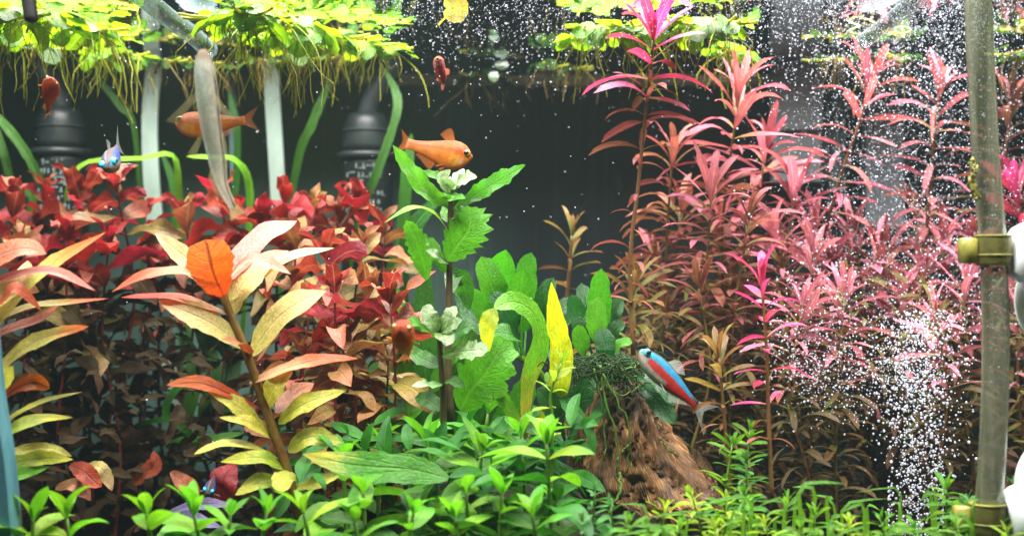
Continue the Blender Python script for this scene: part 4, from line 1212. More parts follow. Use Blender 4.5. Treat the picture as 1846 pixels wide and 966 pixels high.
leafplant('tall_stem_plant', 'orange-tipped cream leaves fanning in from the left edge, in place of a plant reflection', 'aquatic plant',  # built stand-in for the tall front plant mirrored in the side glass
          [(-60, 960, y), (-52, 800, y), (-50, 640, y), (-60, 480, y)], 11, M['h_stem'], [
    ([(-50, 640, y), (10, 560, .045), (90, 480, .05), (192, 418, .055)], 40, (-.3, -.8, .6), 'h_ltip'),
    ([(-56, 500, y), (0, 462, .04), (45, 448, .038), (84, 458, .036)], 52, (0, -.85, .6), 'h_pink'),
    ([(-54, 530, y), (30, 495, .04), (100, 490, .038), (172, 524, .036)], 26, (0, -.7, .8), 'h_pink'),
    ([(-52, 600, y), (40, 556, .05), (110, 546, .055), (196, 538, .06)], 18, (0, -.7, .8), 'h_ltip'),
    ([(-50, 560, y), (0, 530, .042), (40, 500, .045), (50, 470, .05)], 52, (-.3, -1, .3), 'h_cream'),
    ([(-50, 640, y), (0, 600, .05), (70, 575, .055), (110, 545, .06)], 24, (-.2, -.8, .6), 'h_brown'),
    ([(-30, 690, y), (40, 630, .045), (95, 604, .045), (160, 588, .046)], 36, (-.15, -.85, .6), 'h_ltip'),
    ([(-40, 730, y), (0, 690, .04), (24, 660, .04)], 52, (-.3, -1, .3), 'h_lime'),
    ([(-20, 745, y), (20, 705, .05), (60, 690, .05), (90, 700, .05)], 40, (0, -.85, .6), 'h_orange', dict(prof='spoon')),
    ([(-40, 800, y), (20, 752, .045), (80, 722, .05), (148, 706, .055)], 12, (-.1, -.8, .7), 'h_yell'),
    ([(-40, 810, y), (20, 775, .04), (70, 755, .045), (130, 752, .05)], 26, (0, -.85, .6), 'h_lime'),
    ([(-40, 870, y), (30, 836, .05), (80, 826, .05), (132, 828, .05)], 34, (0, -.85, .6), 'h_lime'),
    ([(-40, 880, y), (20, 860, .045), (90, 840, .05)], 30, (0, -.85, .6), 'green'),
    ([(-40, 830, y), (40, 812, .055), (90, 808, .055), (130, 822, .055)], 24, (0, -.8, .7), 'h_yell'),
    ([(-40, 560, y), (0, 545, .036), (30, 520, .034), (76, 560, .04)], 30, (0, -.8, .7), 'h_brown'),
])

# ------------------------------------------------------------------ the green plant with serrated leaves in the middle
y = .10
LB = dict(prof='ovate', lobes=8, lobe=.20, rows=49, fold=.12)
WV = dict(fold=.2, wave=.18, freq=3.0, rows=20)
leafplant('serrated_plant', 'green plant with one deeply serrated leaf and pale crown under the orange fish', 'aquatic plant',
          [(812, 760, y), (808, 640, y), (810, 520, y), (811, 430, y), (814, 340, y)], 7, M['dark_stem'], [
    ([(806, 470, .095), (826, 440, .09), (846, 410, .088), (850, 374, .088)], 76, (.1, -1, .3), 'lobed', LB),
    ([(818, 378, y), (860, 350, .095), (900, 326, .092), (947, 297, .09)], 38, (-.25, -.9, .45), 'lobed', dict(WV, lobes=7, lobe=.10, rows=36)),
    ([(812, 372, y), (776, 350, .095), (742, 312, .092), (708, 262, .09)], 40, (.5, -.9, .3), 'lobed', dict(WV, lobes=7, lobe=.08, rows=36)),
    ([(810, 420, y), (785, 388, .095), (745, 374, .09), (692, 402, .085)], 20, (0, -.5, 1), 'green_b'),
    ([(812, 342, y), (802, 326, .095), (780, 316, .09), (762, 308, .088)], 24, (.3, -.8, .6), 'lobed', WV),
    ([(814, 345, y), (826, 330, .094), (842, 322, .09), (860, 320, .088)], 38, (-.2, -.8, .7), 'pale', WV),
    ([(813, 350, y), (806, 334, .094), (800, 320, .09), (812, 306, .088)], 30, (.2, -1, .3), 'pale', WV),
    ([(815, 345, y), (822, 330, .1), (828, 316, .105), (836, 304, .11)], 26, (-.2, -1, .3), 'pale', WV),
    ([(813, 345, y), (816, 356, .09), (822, 360, .085), (838, 358, .08)], 38, (0, -.5, 1), 'lobed', WV),
    ([(813, 345, y), (806, 356, .09), (798, 354, .085), (790, 346, .08)], 30, (0, -.5, 1), 'lobed', WV),
    ([(811, 400, y), (820, 388, .095), (828, 378, .092), (836, 380, .09)], 22, (0, -.8, .6), 'pale', WV),
    ([(811, 400, y), (804, 390, .105), (798, 372, .11)], 20, (0, -1, .3), 'lobed', WV),
    ([(808, 474, y), (796, 468, .094), (784, 458, .09), (768, 452, .088)], 26, (.2, -.8, .6), 'pale', WV),
    ([(806, 490, y), (790, 470, .095), (778, 440, .095), (768, 430, .096)], 26, (.3, -1, .2), 'lobed', WV),
    ([(770, 505, .105), (762, 470, .10), (748, 430, .098), (732, 398, .096)], 42, (.25, -1, .1), 'lobed', dict(prof='lance', lobes=9, lobe=.14, rows=40, fold=.15)),
    ([(812, 530, y), (822, 500, .115), (838, 520, .12), (846, 560, .12)], 44, (-.2, -1, .2), 'lobed_dk', WV),
])
y = .085
leafplant('serrated_plant', 'low green plant with whitish notched leaves right of the blurred orange fish', 'aquatic plant',
          [(800, 790, y), (798, 700, y), (794, 640, y), (792, 592, y)], 6, M['dark_stem'], [
    ([(794, 600, y), (780, 580, .08), (772, 562, .08), (776, 548, .082)], 34, (.2, -1, .3), 'pale', WV),
    ([(794, 600, y), (806, 580, .08), (814, 562, .08), (822, 552, .082)], 28, (-.3, -1, .3), 'pale', WV),
    ([(794, 598, y), (800, 604, .075), (806, 612, .07), (804, 624, .068)], 36, (0, -.8, .6), 'pale', WV),
    ([(793, 604, y), (770, 596, .08), (752, 584, .076), (734, 582, .074)], 34, (0, -.7, .8), 'lobed', dict(WV, lobes=6, lobe=.14, rows=36)),
    ([(795, 604, y), (820, 600, .08), (840, 590, .08), (858, 588, .08)], 34, (0, -.8, .7), 'lobed_dk', WV),
    ([(795, 600, y), (808, 590, .075), (822, 582, .072), (834, 576, .07)], 28, (-.2, -.9, .5), 'pale', WV),
    ([(796, 640, y), (830, 634, .075), (852, 632, .07), (880, 628, .068)], 38, (0, -1, .5), 'pale', dict(prof='ovate', lobes=5, lobe=.2, rows=36)),
    ([(798, 690, y), (780, 694, .08), (764, 692, .076), (742, 696, .074)], 24, (0, -.7, .8), 'pale', WV),
    ([(798, 690, y), (814, 686, .08), (826, 692, .076), (838, 700, .074)], 26, (0, -.7, .8), 'lobed_dk', WV),
    ([(830, 740, .09), (848, 705, .082), (880, 665, .078), (912, 612, .08)], 96, (-.2, -1, .25), 'lobed', dict(LB, lobes=6, lobe=.16)),
    ([(798, 660, y), (770, 650, .09), (752, 640, .094), (736, 620, .096)], 34, (.2, -.9, .4), 'lobed_dk', WV),
    ([(800, 740, y), (770, 720, .095), (748, 716, .10)], 34, (0, -.9, .4), 'lobed_dk', WV),
])

# ------------------------------------------------------------------ strap-leaved plant with yellow leaves, and the broad fallen leaf
y = .085
SP = dict(prof='strap', fold=.10, wave=.16, freq=2.2, rows=24, cols=7)
leafplant('yellow_leaf_plant', 'strap-leaved plant with a yellow upright leaf and an arching yellow-green leaf', 'aquatic plant', None, 0, None, [
    ([(960, 790, .11), (1000, 720, .10), (1012, 640, .09), (1000, 570, .088), (994, 508, .088)], 42, (.1, -1, .1), 'crypt', dict(SP, prof='lance')),
    ([(945, 790, .12), (952, 690, .11), (972, 620, .10), (962, 566, .092), (925, 544, .085), (890, 556, .078)], 44, (.3, -.85, .5), 'crypt_g', SP),
    ([(892, 556, .077), (884, 572, .075), (878, 596, .074), (882, 634, .074)], 34, (-.1, -1, .1), 'crypt', dict(SP, prof='lance')),
    ([(950, 790, .12), (920, 740, .11), (890, 690, .105), (872, 650, .1)], 28, (0, -1, .2), 'crypt_g', SP),
    ([(955, 790, .12), (990, 740, .12), (1000, 700, .12), (985, 670, .125)], 30, (0, -1, .2), 'crypt_g', SP),
], base=(955, 800, .115))
o = link('fallen_leaf', MB().add(*ribbon([at(808, 862, .035) - at(680, 850, .04), at(740, 846, .04) - at(680, 850, .04), at(640, 838, .04) - at(680, 850, .04), at(546, 818, .045) - at(680, 850, .04)],
         px(56, .04), (0, -.9, .45), prof='lance', fold=.06, wave=.08, freq=2.6, rows=24, cols=7)).mesh('fallen_leaf', leaf_mat('fallen_leaf', lin(66, 138, 26), lin(190, 180, 50), lin(60, 120, 26), lin(110, 160, 50), .3, .004, .1, .3, t0=.62, t1=1.0, nveins=2, mott=.25, spk=.25)))
o.location = at(680, 850, .04)
tag(o, 'broad dull green leaf with a yellow tip lying across the bright front leaves', 'leaf')
o = link('dead_leaf', MB().add(*ribbon([at(790, 46, .17) - at(815, 15, .17), at(806, 30, .168) - at(815, 15, .17), at(826, 22, .168) - at(815, 15, .17), at(822, -12, .17) - at(815, 15, .17)], px(34, .17), (.2, -1, .2), prof='petiole', fold=.2, rows=20)).mesh('dead_leaf', M['float_yel']))
o.location = at(815, 15, .17)
tag(o, 'curled yellow dead leaf drifting under the surface at top centre', 'leaf')
for lab, P, w, nn, mat in [
    ('curved lavender-grey strap leaf lying low at the lower left', [(288, 938, .10), (330, 915, .095), (385, 908, .09), (438, 914, .085)], 22, (0, -.7, .7), 'lav'),
    ('broad lavender-grey leaf lying in the shade behind the bright front leaves at lower left', [(290, 955, .11), (320, 942, .10), (350, 938, .10), (400, 950, .10)], 36, (0, -.8, .6), 'lav'),
    ('torn red fallen leaf behind the tiny blue striped tetra', [(398, 905, .15), (402, 880, .14), (408, 855, .14), (424, 836, .145)], 52, (0, -1, .3), 'red_b'),
    ('red fallen leaf lying at the far lower left', [(126, 838, .12), (150, 848, .115), (168, 866, .11), (184, 876, .11)], 34, (0, -.9, .5), 'red_b'),
    ('pale curled fallen leaf beside the red one at lower left', [(158, 838, .125), (180, 842, .12), (194, 862, .12), (202, 884, .12)], 24, (0, -.9, .5), 'h_cream'),
    ('brown leaf at the foot of the corner seam, in place of the driftwood reflection', [(240, 872, .16), (262, 850, .155), (280, 838, .15), (276, 812, .15)], 34, (0, -.9, .4), 'h_brown'),  # added leaf where the driftwood would show mirrored
    ('orange-brown fallen leaf left of the tiny blue striped tetra', [(308, 850, .13), (330, 868, .125), (348, 884, .12), (356, 900, .12)], 30, (0, -.9, .5), 'h_brown'),
    ('reddish curled leaf under the left edge leaves', [(100, 880, .13), (130, 872, .12), (150, 884, .12), (164, 902, .12)], 26, (0, -.9, .5), 'red_a'),
]:
    c_ = at(*P[1])
    o = link('fallen_leaf', MB().add(*ribbon([at(*p) - c_ for p in P], px(w, P[1][2]), nn, prof='lance', fold=.2, wave=.3, rows=16)).mesh('fallen_leaf', M[mat]))
    o.location = c_
    tag(o, lab, 'leaf')

# ------------------------------------------------------------------ round-leaved plants above the driftwood
AN = dict(prof='petiole', fold=.26, wave=.12, rows=16, cols=7)
leafplant('round_leaf_plant', 'bright round-leaved plant behind the yellow arching leaf', 'aquatic plant', [(985, 690, .16), (960, 660, .155), (930, 640, .15)], 8, M['green_stem'], [
    ([(930, 640, .15), (905, 560, .145), (885, 510, .14), (868, 462, .14)], 53, (.2, -1, .35), 'anub', AN),
    ([(935, 640, .15), (915, 560, .15), (905, 500, .145), (912, 450, .14)], 53, (-.1, -1, .35), 'anub', AN),
    ([(940, 640, .15), (940, 590, .145), (938, 540, .135), (944, 484, .13)], 52, (0, -1, .3), 'anub', AN),
    ([(945, 640, .15), (950, 560, .16), (948, 500, .16), (958, 455, .16)], 43, (-.2, -1, .3), 'anub', AN),
    ([(950, 640, .15), (965, 580, .145), (980, 540, .14), (998, 500, .14)], 40, (-.3, -.9, .4), 'anub_dk', AN),
    ([(940, 640, .15), (930, 600, .13), (912, 560, .125), (884, 528, .125)], 48, (.2, -.8, .6), 'anub_dk', AN),
    ([(940, 640, .15), (900, 590, .14), (870, 560, .135), (846, 520, .13)], 43, (.3, -1, .3), 'anub', AN),
    ([(950, 650, .15), (930, 610, .12), (900, 600, .115), (866, 600, .11)], 40, (.1, -.7, .8), 'anub', AN),
    ([(950, 640, .15), (990, 590, .135), (1008, 560, .13), (1036, 540, .13)], 38, (-.2, -.8, .6), 'anub_dk', AN),
    ([(930, 640, .15), (880, 600, .16), (850, 560, .165), (824, 500, .17)], 46, (.2, -1, .3), 'anub_dk', AN),
    ([(940, 640, .15), (920, 590, .16), (895, 540, .165), (880, 480, .17)], 46, (.1, -1, .3), 'anub_dk', AN),
    ([(960, 650, .15), (990, 620, .13), (1010, 590, .125), (1030, 580, .12)], 34, (-.2, -.8, .6), 'anub_dk', AN),
])
leafplant('round_leaf_plant', 'dark round-leaved plant with one bright leaf, rooted on top of the driftwood', 'aquatic plant', [(1110, 690, .135), (1085, 660, .135), (1060, 640, .135)], 9, M['green_stem'], [
    ([(1075, 650, .135), (1082, 590, .13), (1080, 540, .128), (1084, 484, .126)], 45, (0, -1, .25), 'anub', AN),
    ([(1075, 650, .135), (1078, 610, .12), (1074, 570, .118), (1080, 534, .118)], 40, (0, -1, .4), 'anub', AN),
    ([(1070, 650, .135), (1055, 610, .125), (1040, 570, .125), (1030, 530, .125)], 38, (.2, -1, .35), 'anub_dk', AN),
    ([(1065, 655, .135), (1055, 635, .118), (1045, 610, .114), (1042, 585, .112)], 34, (.1, -1, .4), 'anub', AN),
    ([(1080, 655, .135), (1100, 620, .125), (1110, 595, .122), (1128, 585, .12)], 36, (-.3, -.8, .6), 'anub_dk', AN),
    ([(1080, 655, .135), (1100, 590, .135), (1108, 560, .135), (1122, 538, .135)], 34, (-.3, -1, .3), 'anub_dk', AN),
    ([(1070, 660, .135), (1100, 640, .115), (1120, 620, .11), (1140, 618, .108)], 29, (-.1, -.7, .8), 'anub', AN),
    ([(1075, 660, .135), (1090, 640, .11), (1090, 620, .108), (1084, 590, .11)], 38, (0, -1, .5), 'anub_dk', AN),
    ([(1065, 660, .135), (1030, 650, .12), (1010, 640, .115), (990, 650, .11)], 38, (.1, -.8, .7), 'anub_dk', AN),
    ([(1075, 660, .135), (1055, 590, .14), (1056, 555, .14), (1048, 510, .145)], 38, (0, -1, .3), 'anub_dk', AN),
    ([(1100, 680, .135), (1150, 680, .11), (1190, 690, .105), (1215, 730, .10)], 36, (-.1, -.7, .8), 'anub_dk', AN),
    ([(1100, 690, .135), (1160, 700, .115), (1190, 730, .11), (1216, 764, .105)], 38, (-.2, -.9, .5), 'anub_dk', AN),
])
# roots that run down over the wood: parts of that plant

rt = [o for o in COL.objects if o.get('label', '').startswith('dark round-leaved')][0]
for P, r in [([(1082, 660, .10), (1090, 720, .098), (1110, 780, .097), (1112, 830, .098), (1120, 865, .099)], 2.6),
             ([(1075, 655, .10), (1100, 700, .097), (1128, 750, .096), (1136, 800, .097), (1128, 850, .098)], 2.4),
             ([(1070, 660, .10), (1086, 740, .1), (1092, 800, .101), (1090, 830, .102)], 2.2),
             ([(1118, 850, .098), (1118, 880, .094), (1106, 908, .092), (1096, 930, .092)], 3.6),
             ([(1136, 800, .097), (1120, 815, .096), (1112, 840, .096)], 2.0),
             ([(1040, 720, .12), (1050, 760, .118), (1058, 786, .117), (1062, 800, .116)], 2.4),
             ([(1080, 660, .11), (1050, 690, .11), (1020, 700, .112)], 2.2),
             ([(1085, 655, .105), (1130, 665, .10), (1160, 655, .10), (1190, 648, .10)], 2.2),
             ([(1085, 655, .105), (1120, 680, .10), (1150, 676, .10)], 2.0),
             ([(1190, 790, .11), (1205, 810, .108), (1222, 822, .107)], 2.2),
             ([(1076, 650, .105), (1090, 690, .1), (1120, 710, .098), (1150, 700, .1)], 2.0)]:
    C = catmull([at(*p) for p in P], 18) + rng.normal(0, .0004, (18, 3))
    part('root', rt, tube(C, np.linspace(px(r, .1), px(r * .6, .1), 18), 6), M['moss_root'])

BR = dict(prof='lance', fold=.18, wave=.12, freq=2.0, rows=18)
leafplant('broad_leaf_plant', 'green broad-leaved clump in the shade behind the serrated plants', 'aquatic plant', None, 0, None, [
    ([(770, 860, .19), (740, 720, .185), (725, 600, .18), (705, 500, .185)], 60, (.2, -1, .2), 'lobed', BR),
    ([(780, 860, .19), (770, 700, .18), (762, 580, .178), (770, 480, .18)], 62, (0, -1, .2), 'lobed_dk', BR),
    ([(790, 860, .19), (800, 720, .175), (838, 600, .175), (850, 500, .18)], 60, (-.2, -1, .2), 'lobed', BR),
    ([(800, 860, .19), (850, 740, .17), (880, 640, .17), (884, 560, .175)], 60, (-.2, -1, .3), 'anub', BR),
    ([(790, 860, .19), (820, 720, .16), (850, 660, .15), (900, 640, .145)], 56, (-.2, -.8, .6), 'anub_dk', BR),
    ([(770, 860, .19), (720, 740, .165), (690, 680, .16), (650, 660, .155)], 54, (.2, -.8, .6), 'lobed_dk', BR),
    ([(775, 860, .19), (745, 760, .15), (720, 720, .145), (690, 716, .14)], 50, (.2, -.8, .6), 'anub_dk', BR),
    ([(800, 860, .19), (900, 780, .16), (940, 720, .155), (960, 660, .155)], 58, (-.2, -1, .3), 'anub', BR),
    ([(800, 860, .19), (890, 800, .15), (960, 780, .145), (1010, 790, .14)], 56, (-.1, -.7, .7), 'lobed', BR),
    ([(785, 860, .19), (790, 760, .15), (800, 720, .14), (826, 706, .135)], 50, (0, -.9, .5), 'anub_dk', BR),
    ([(795, 860, .19), (860, 760, .18), (890, 690, .18), (930, 600, .185)], 56, (-.1, -1, .2), 'lobed_dk', BR),
    ([(780, 860, .19), (700, 760, .18), (660, 700, .18), (640, 640, .185)], 52, (.2, -1, .3), 'anub_dk', BR),
], base=(785, 880, .19))
leafplant('round_leaf_plant', 'small dark round-leaved clump in the hollow left of the driftwood', 'aquatic plant', None, 0, None, [
    ([(1020, 800, .10), (1000, 750, .095), (985, 720, .092), (968, 700, .09)], 44, (.1, -.9, .5), 'anub_dk', AN),
    ([(1020, 800, .10), (1010, 740, .1), (1012, 700, .1), (1024, 664, .1)], 44, (0, -1, .3), 'anub_dk', AN),
    ([(1024, 800, .10), (1040, 740, .1), (1052, 710, .098), (1068, 680, .098)], 42, (-.1, -1, .4), 'anub_dk', AN),
    ([(1022, 800, .10), (1040, 720, .11), (1070, 690, .108), (1110, 672, .106)], 42, (-.1, -.8, .6), 'anub_dk', AN),
    ([(1020, 800, .10), (1030, 780, .088), (1040, 764, .085), (1052, 760, .083)], 38, (-.1, -.7, .7), 'anub_dk', AN),
    ([(1018, 800, .10), (990, 780, .09), (965, 770, .088), (940, 772, .086)], 42, (.1, -.7, .7), 'anub_dk', AN),
    ([(1020, 800, .10), (1060, 700, .12), (1100, 660, .118), (1146, 652, .116)], 42, (-.1, -.8, .6), 'anub_dk', AN),
], base=(1020, 815, .10))

m = MB()
for i in range(320):
    u, v = random.gauss(1085, 34), random.gauss(668, 12)
    y = random.uniform(.098, .125)
    p = at(u, v, y)
    a = random.uniform(0, 6.28)
    l = random.uniform(.004, .013)
    C = [p, p + Vector((math.cos(a) * l * .5, math.sin(a) * l * .3, random.uniform(-.2, .4) * l)), p + Vector((math.cos(a) * l, math.sin(a) * l * .5, -random.uniform(.0, .7) * l))]
    m.add(*tube(catmull(C, 5), np.linspace(.00035, .00015, 5), 4, False))
M['moss'] = plain_mat('moss', lin(40, 66, 20), 0.7, 0.2, 300, 0.5, trans=.2)
o = kind(link('moss', m.mesh('moss', M['moss'])), 'stuff')
o['label'], o['category'] = 'dark green mossy tuft on the upper left of the driftwood', 'moss'

# ------------------------------------------------------------------ ribbon plants behind
RB = dict(prof='strap', fold=.1, wave=.03, rows=22, cols=5, name='ribbon_leaf')
g = 'ribbon-leaved plants'
leafplant('ribbon_plant', 'ribbon-leaved plant with a bright leaf folding over in front of the left white strip', 'aquatic plant', None, 0, None, [
    ([(350, 700, .29), (330, 500, .28), (322, 340, .27), (310, 280, .262), (255, 286, .258), (160, 292, .256), (128, 325, .256), (116, 370, .258)], 16, (.1, -.6, .8), 'val_b', RB),
    ([(430, 700, .29), (445, 480, .28), (450, 340, .275), (425, 290, .268), (385, 284, .262), (336, 282, .26)], 16, (0, -.75, .7), 'val_b', RB),
    ([(400, 700, .31), (420, 400, .31), (428, 250, .312), (412, 160, .32)], 14, (0, -1, .1), 'val', RB),
    ([(330, 700, .31), (318, 480, .31), (312, 340, .312), (290, 270, .32)], 13, (.2, -1, .1), 'val', RB),
], g, base=(380, 760, .30))
leafplant('ribbon_plant', 'green ribbon-leaved plant leaning across the right filter', 'aquatic plant', None, 0, None, [
    ([(600, 700, .29), (640, 420, .285), (672, 330, .28), (708, 230, .285), (716, 175, .29), (690, 120, .30)], 17, (.2, -1, .1), 'val', RB),
    ([(710, 700, .30), (722, 480, .30), (732, 330, .30), (742, 240, .305)], 23, (.1, -1, .1), 'val', RB),
    ([(500, 560, .315), (535, 300, .315), (562, 225, .315), (598, 138, .32)], 17, (.2, -1, .1), 'val', RB),
    ([(700, 700, .27), (720, 560, .26), (735, 430, .255), (800, 345, .26)], 29, (.3, -1, .3), 'lobed_dk', RB),
    ([(690, 700, .27), (700, 600, .265), (712, 500, .26), (738, 400, .265)], 36, (.2, -1, .1), 'val', RB),
], g, base=(690, 760, .29))
leafplant('ribbon_plant', 'green ribbon-leaved plant slanting up at the far left edge', 'aquatic plant', None, 0, None, [
    ([(210, 600, .28), (90, 360, .275), (40, 265, .275), (-30, 180, .28)], 19, (-.2, -1, .2), 'val', RB),
    ([(80, 600, .29), (20, 330, .29), (5, 270, .29), (-20, 200, .3)], 17, (-.1, -1, .1), 'val', RB),
    ([(260, 560, .32), (245, 250, .32), (215, 190, .322), (165, 130, .33)], 13, (-.2, -1, .1), 'val', RB),
    ([(120, 600, .31), (50, 430, .31), (60, 360, .31), (30, 330, .31)], 16, (-.1, -1, .1), 'val', RB),
], g, base=(110, 760, .29))
leafplant('ribbon_plant', 'dark green ribbon-leaved plant low in the shade behind the tall front plant', 'aquatic plant', None, 0, None, [
    ([(300, 860, .25), (340, 740, .24), (350, 660, .24), (330, 600, .25)], 29, (.2, -1, .2), 'val', RB),
    ([(340, 860, .25), (370, 740, .24), (385, 660, .24), (345, 560, .26)], 30, (0, -1, .2), 'lobed_dk', RB),
    ([(380, 860, .25), (350, 790, .22), (300, 745, .21), (320, 700, .21), (360, 690, .21)], 16, (0, -.8, .5), 'val', RB),
    ([(260, 860, .25), (300, 800, .22), (380, 790, .2), (440, 780, .2)], 19, (0, -.6, .8), 'val', RB),
    ([(250, 860, .25), (240, 780, .24), (270, 760, .235), (310, 758, .23)], 17, (0, -.6, .8), 'lobed_dk', RB),
    ([(420, 860, .25), (400, 760, .24), (420, 660, .25), (380, 600, .26)], 29, (0, -1, .2), 'lobed_dk', RB),
], g, base=(340, 880, .25))

# ------------------------------------------------------------------ floating plants
g = 'floating plants with trailing roots'


def floating_plant(label, u, v, scale, leaves, root_mat, nroot, rlen, nleaf=7):
    d = (SURF - CAMZ) / ((483 - v) * K)
    y = min(d + CAMY, 0.385)
    c = Vector(((u - 923) * K * (y - CAMY), y, SURF - 0.0045))
    t = thing('floating_plant', label, 'floating plant', c, g)
    a0 = random.uniform(0, 6.28)
    for k in range(nleaf):
        a = a0 + k * 2.4 + random.gauss(0, .2)
        L = scale * random.uniform(.5, .95)
        el = random.uniform(-.95, .12)
        r0 = scale * random.uniform(0.08, .62)
        dr = np.array([math.cos(a) * math.cos(el), math.sin(a) * math.cos(el), math.sin(el)])
        up = np.array([random.gauss(0, .18), random.gauss(0, .18), 1.0])
        nn = up - dr * (up @ dr)
        nn /= np.linalg.norm(nn)
        xx = np.cross(dr, nn)
        p = np.array([math.cos(a) * r0, math.sin(a) * r0, random.uniform(-.003, .0015)])
        p[2] = min(p[2], 0.0035 - max(0, L * math.sin(el)))
        Mx = np.stack([xx * L, dr * L, nn * L], 1)
        link('leaf', random.choice(leaves)[0], t, Matrix(((*Mx[0], p[0]), (*Mx[1], p[1]), (*Mx[2], p[2]), (0, 0, 0, 1))))
    m = MB()
    for k in range(nroot):
        a = random.uniform(0, 6.28)
        l = rlen * random.choice((.3, .5, .7, .9, 1.2)) * random.uniform(.8, 1.15)
        b1, b2 = random.gauss(0, .16) * l, random.gauss(0, .16) * l
        sp = l * random.choice((.15, .3, .5, .8)) * random.uniform(.6, 1.3)
        x0 = np.array([random.gauss(0, scale * .16), random.gauss(0, scale * .16), -.001])
        C = np.array([x0 + [math.cos(a) * sp * (1 - (1 - q) ** 2), math.sin(a) * sp * (1 - (1 - q) ** 2), -l * q ** 1.35] + np.array([b1 * math.sin(q * 3.4 + k), b2 * math.sin(q * 2.7 + k), 0]) * q + rng.normal(0, .0006, 3) * q for q in np.linspace(0, 1, 8)])
        m.add(*tube(C, np.linspace(px(1.3, y), px(.45, y), 8), 4, False))
    link('roots', m.mesh('roots', root_mat), t)
    # a short runner and crown under the leaves
    m = MB()
    for k in range(3):
        a = random.uniform(0, 6.28)
        C = np.array([[math.cos(a) * scale * q * 1.2, math.sin(a) * scale * q * 1.2, -.0015 - .001 * math.sin(q * 3)] for q in np.linspace(0, 1, 5)])
        m.add(*tube(C, .0007, 5))
    link('runner', m.mesh('runner', M['root']), t)


F1, F2 = LV['float'], LV['float_dk']
FLOAT = [
    (-30, 8, .015, F1, 'leftmost floating plant, cut by the picture edge'),
    (30, 6, .017, F1, 'bright yellow-green floating plant above the black rod'),
    (18, 38, .015, F1, 'yellow-green floating plant behind the black rod with long gold roots'),
    (92, 10, .016, F1, 'yellow-green floating plant right of the black rod'),
    (108, 36, .015, F1, 'yellow-green floating plant at the lower middle of the left mat'),
    (160, 28, .015, F1, 'yellow-green floating plant near the right end of the left mat'),
    (188, 40, .013, F1, 'yellow-green floating plant at the pointed right end of the left mat'),
    (60, 62, .014, F2, 'olive floating plant behind the left mat, roots over the small end-on fish'),
    (190, 76, .014, F1, 'green floating plant in the back row below the left mat'),
    (236, 80, .013, F1, 'green floating plant just left of the slanting clear tube foot'),
    (296, 90, .013, F2, 'olive floating plant with fanned roots on top of the left white strip'),
    (352, 92, .013, F2, 'dull green floating plant above the nose of the long grey fish'),
    (396, 96, .013, F2, 'dull green floating plant right of the nose of the long grey fish'),
    (410, 6, .017, F1, 'yellow-green floating plant at the left end of the big middle mat'),
    (452, 4, .017, F1, 'lime floating plant at the top of the big middle mat'),
    (440, 34, .016, F1, 'lime floating plant with long straight roots above the straight white strip'),
    (505, 18, .017, F1, 'lime floating plant in the middle of the big mat, upper row'),
    (492, 46, .015, F1, 'lime floating plant in the middle of the big mat, lower row'),
    (550, 28, .016, F1, 'lime floating plant where the big mat starts to taper'),
    (560, 52, .014, F1, 'lime floating plant low in the tapering half of the big mat'),
    (604, 44, .015, F1, 'lime floating plant in the tapering right part of the big mat'),
    (650, 56, .014, F1, 'lime floating plant next to the right tip of the big mat'),
    (692, 64, .012, F1, 'lime floating plant forming the pointed right tip of the big mat'),
    (616, 82, .013, F2, 'olive floating plant behind the right part of the big mat'),
    (470, 88, .013, F2, 'olive floating plant behind the big mat at the top of the straight white strip'),
    (538, 84, .013, F2, 'olive floating plant in the shade behind the middle of the big mat'),
    (1048, 36, .014, F1, 'lime floating plant at the left end of the right-hand mat'),
    (1098, 30, .015, F1, 'lime floating plant left of the tallest magenta stem'),
    (1152, 28, .014, F1, 'lime floating plant behind the magenta crown'),
    (1210, 24, .015, F1, 'lime floating plant right of the magenta crown'),
    (1262, 20, .015, F1, 'lime floating plant near the right end of the right-hand mat'),
    (1302, 18, .013, F1, 'lime floating plant forming the right end of the right-hand mat'),
    (1318, 70, .012, F1, 'small green floating plant below the right end of the right-hand mat'),
    (858, 116, .011, F2, 'dark floating plant by the pale round leaves at the back'),
    (906, 122, .011, F2, 'dark floating plant at the back, middle of the three far ones'),
    (985, 100, .012, F2, 'dark olive floating plant with brown roots at the back left of the right-hand mat'),
    (1030, 104, .012, F2, 'dark olive floating plant with a yellowing leaf at the back'),
    (1500, 86, .014, F2, 'dark green floating plant seen through bubbles left of the bubble-covered crowns'),
    (1566, 84, .014, F2, 'dark green floating plant below the pair of pale leaf outlines'),
    (1630, 82, .014, F2, 'dark green floating plant between the two bubble-covered crowns'),
    (1834, 74, .014, F2, 'green floating plant at the right edge behind the hose'),
]
for u, v, sc_, lv, lab in FLOAT:
    br = lv is F1
    floating_plant(lab, u, v, sc_ * (1.05 if br else .95), lv, M['root'] if br else M['root_dk'], 17 if br else 13, (.030 if v < 50 else .024) if br else .019, 13 if br else 8)

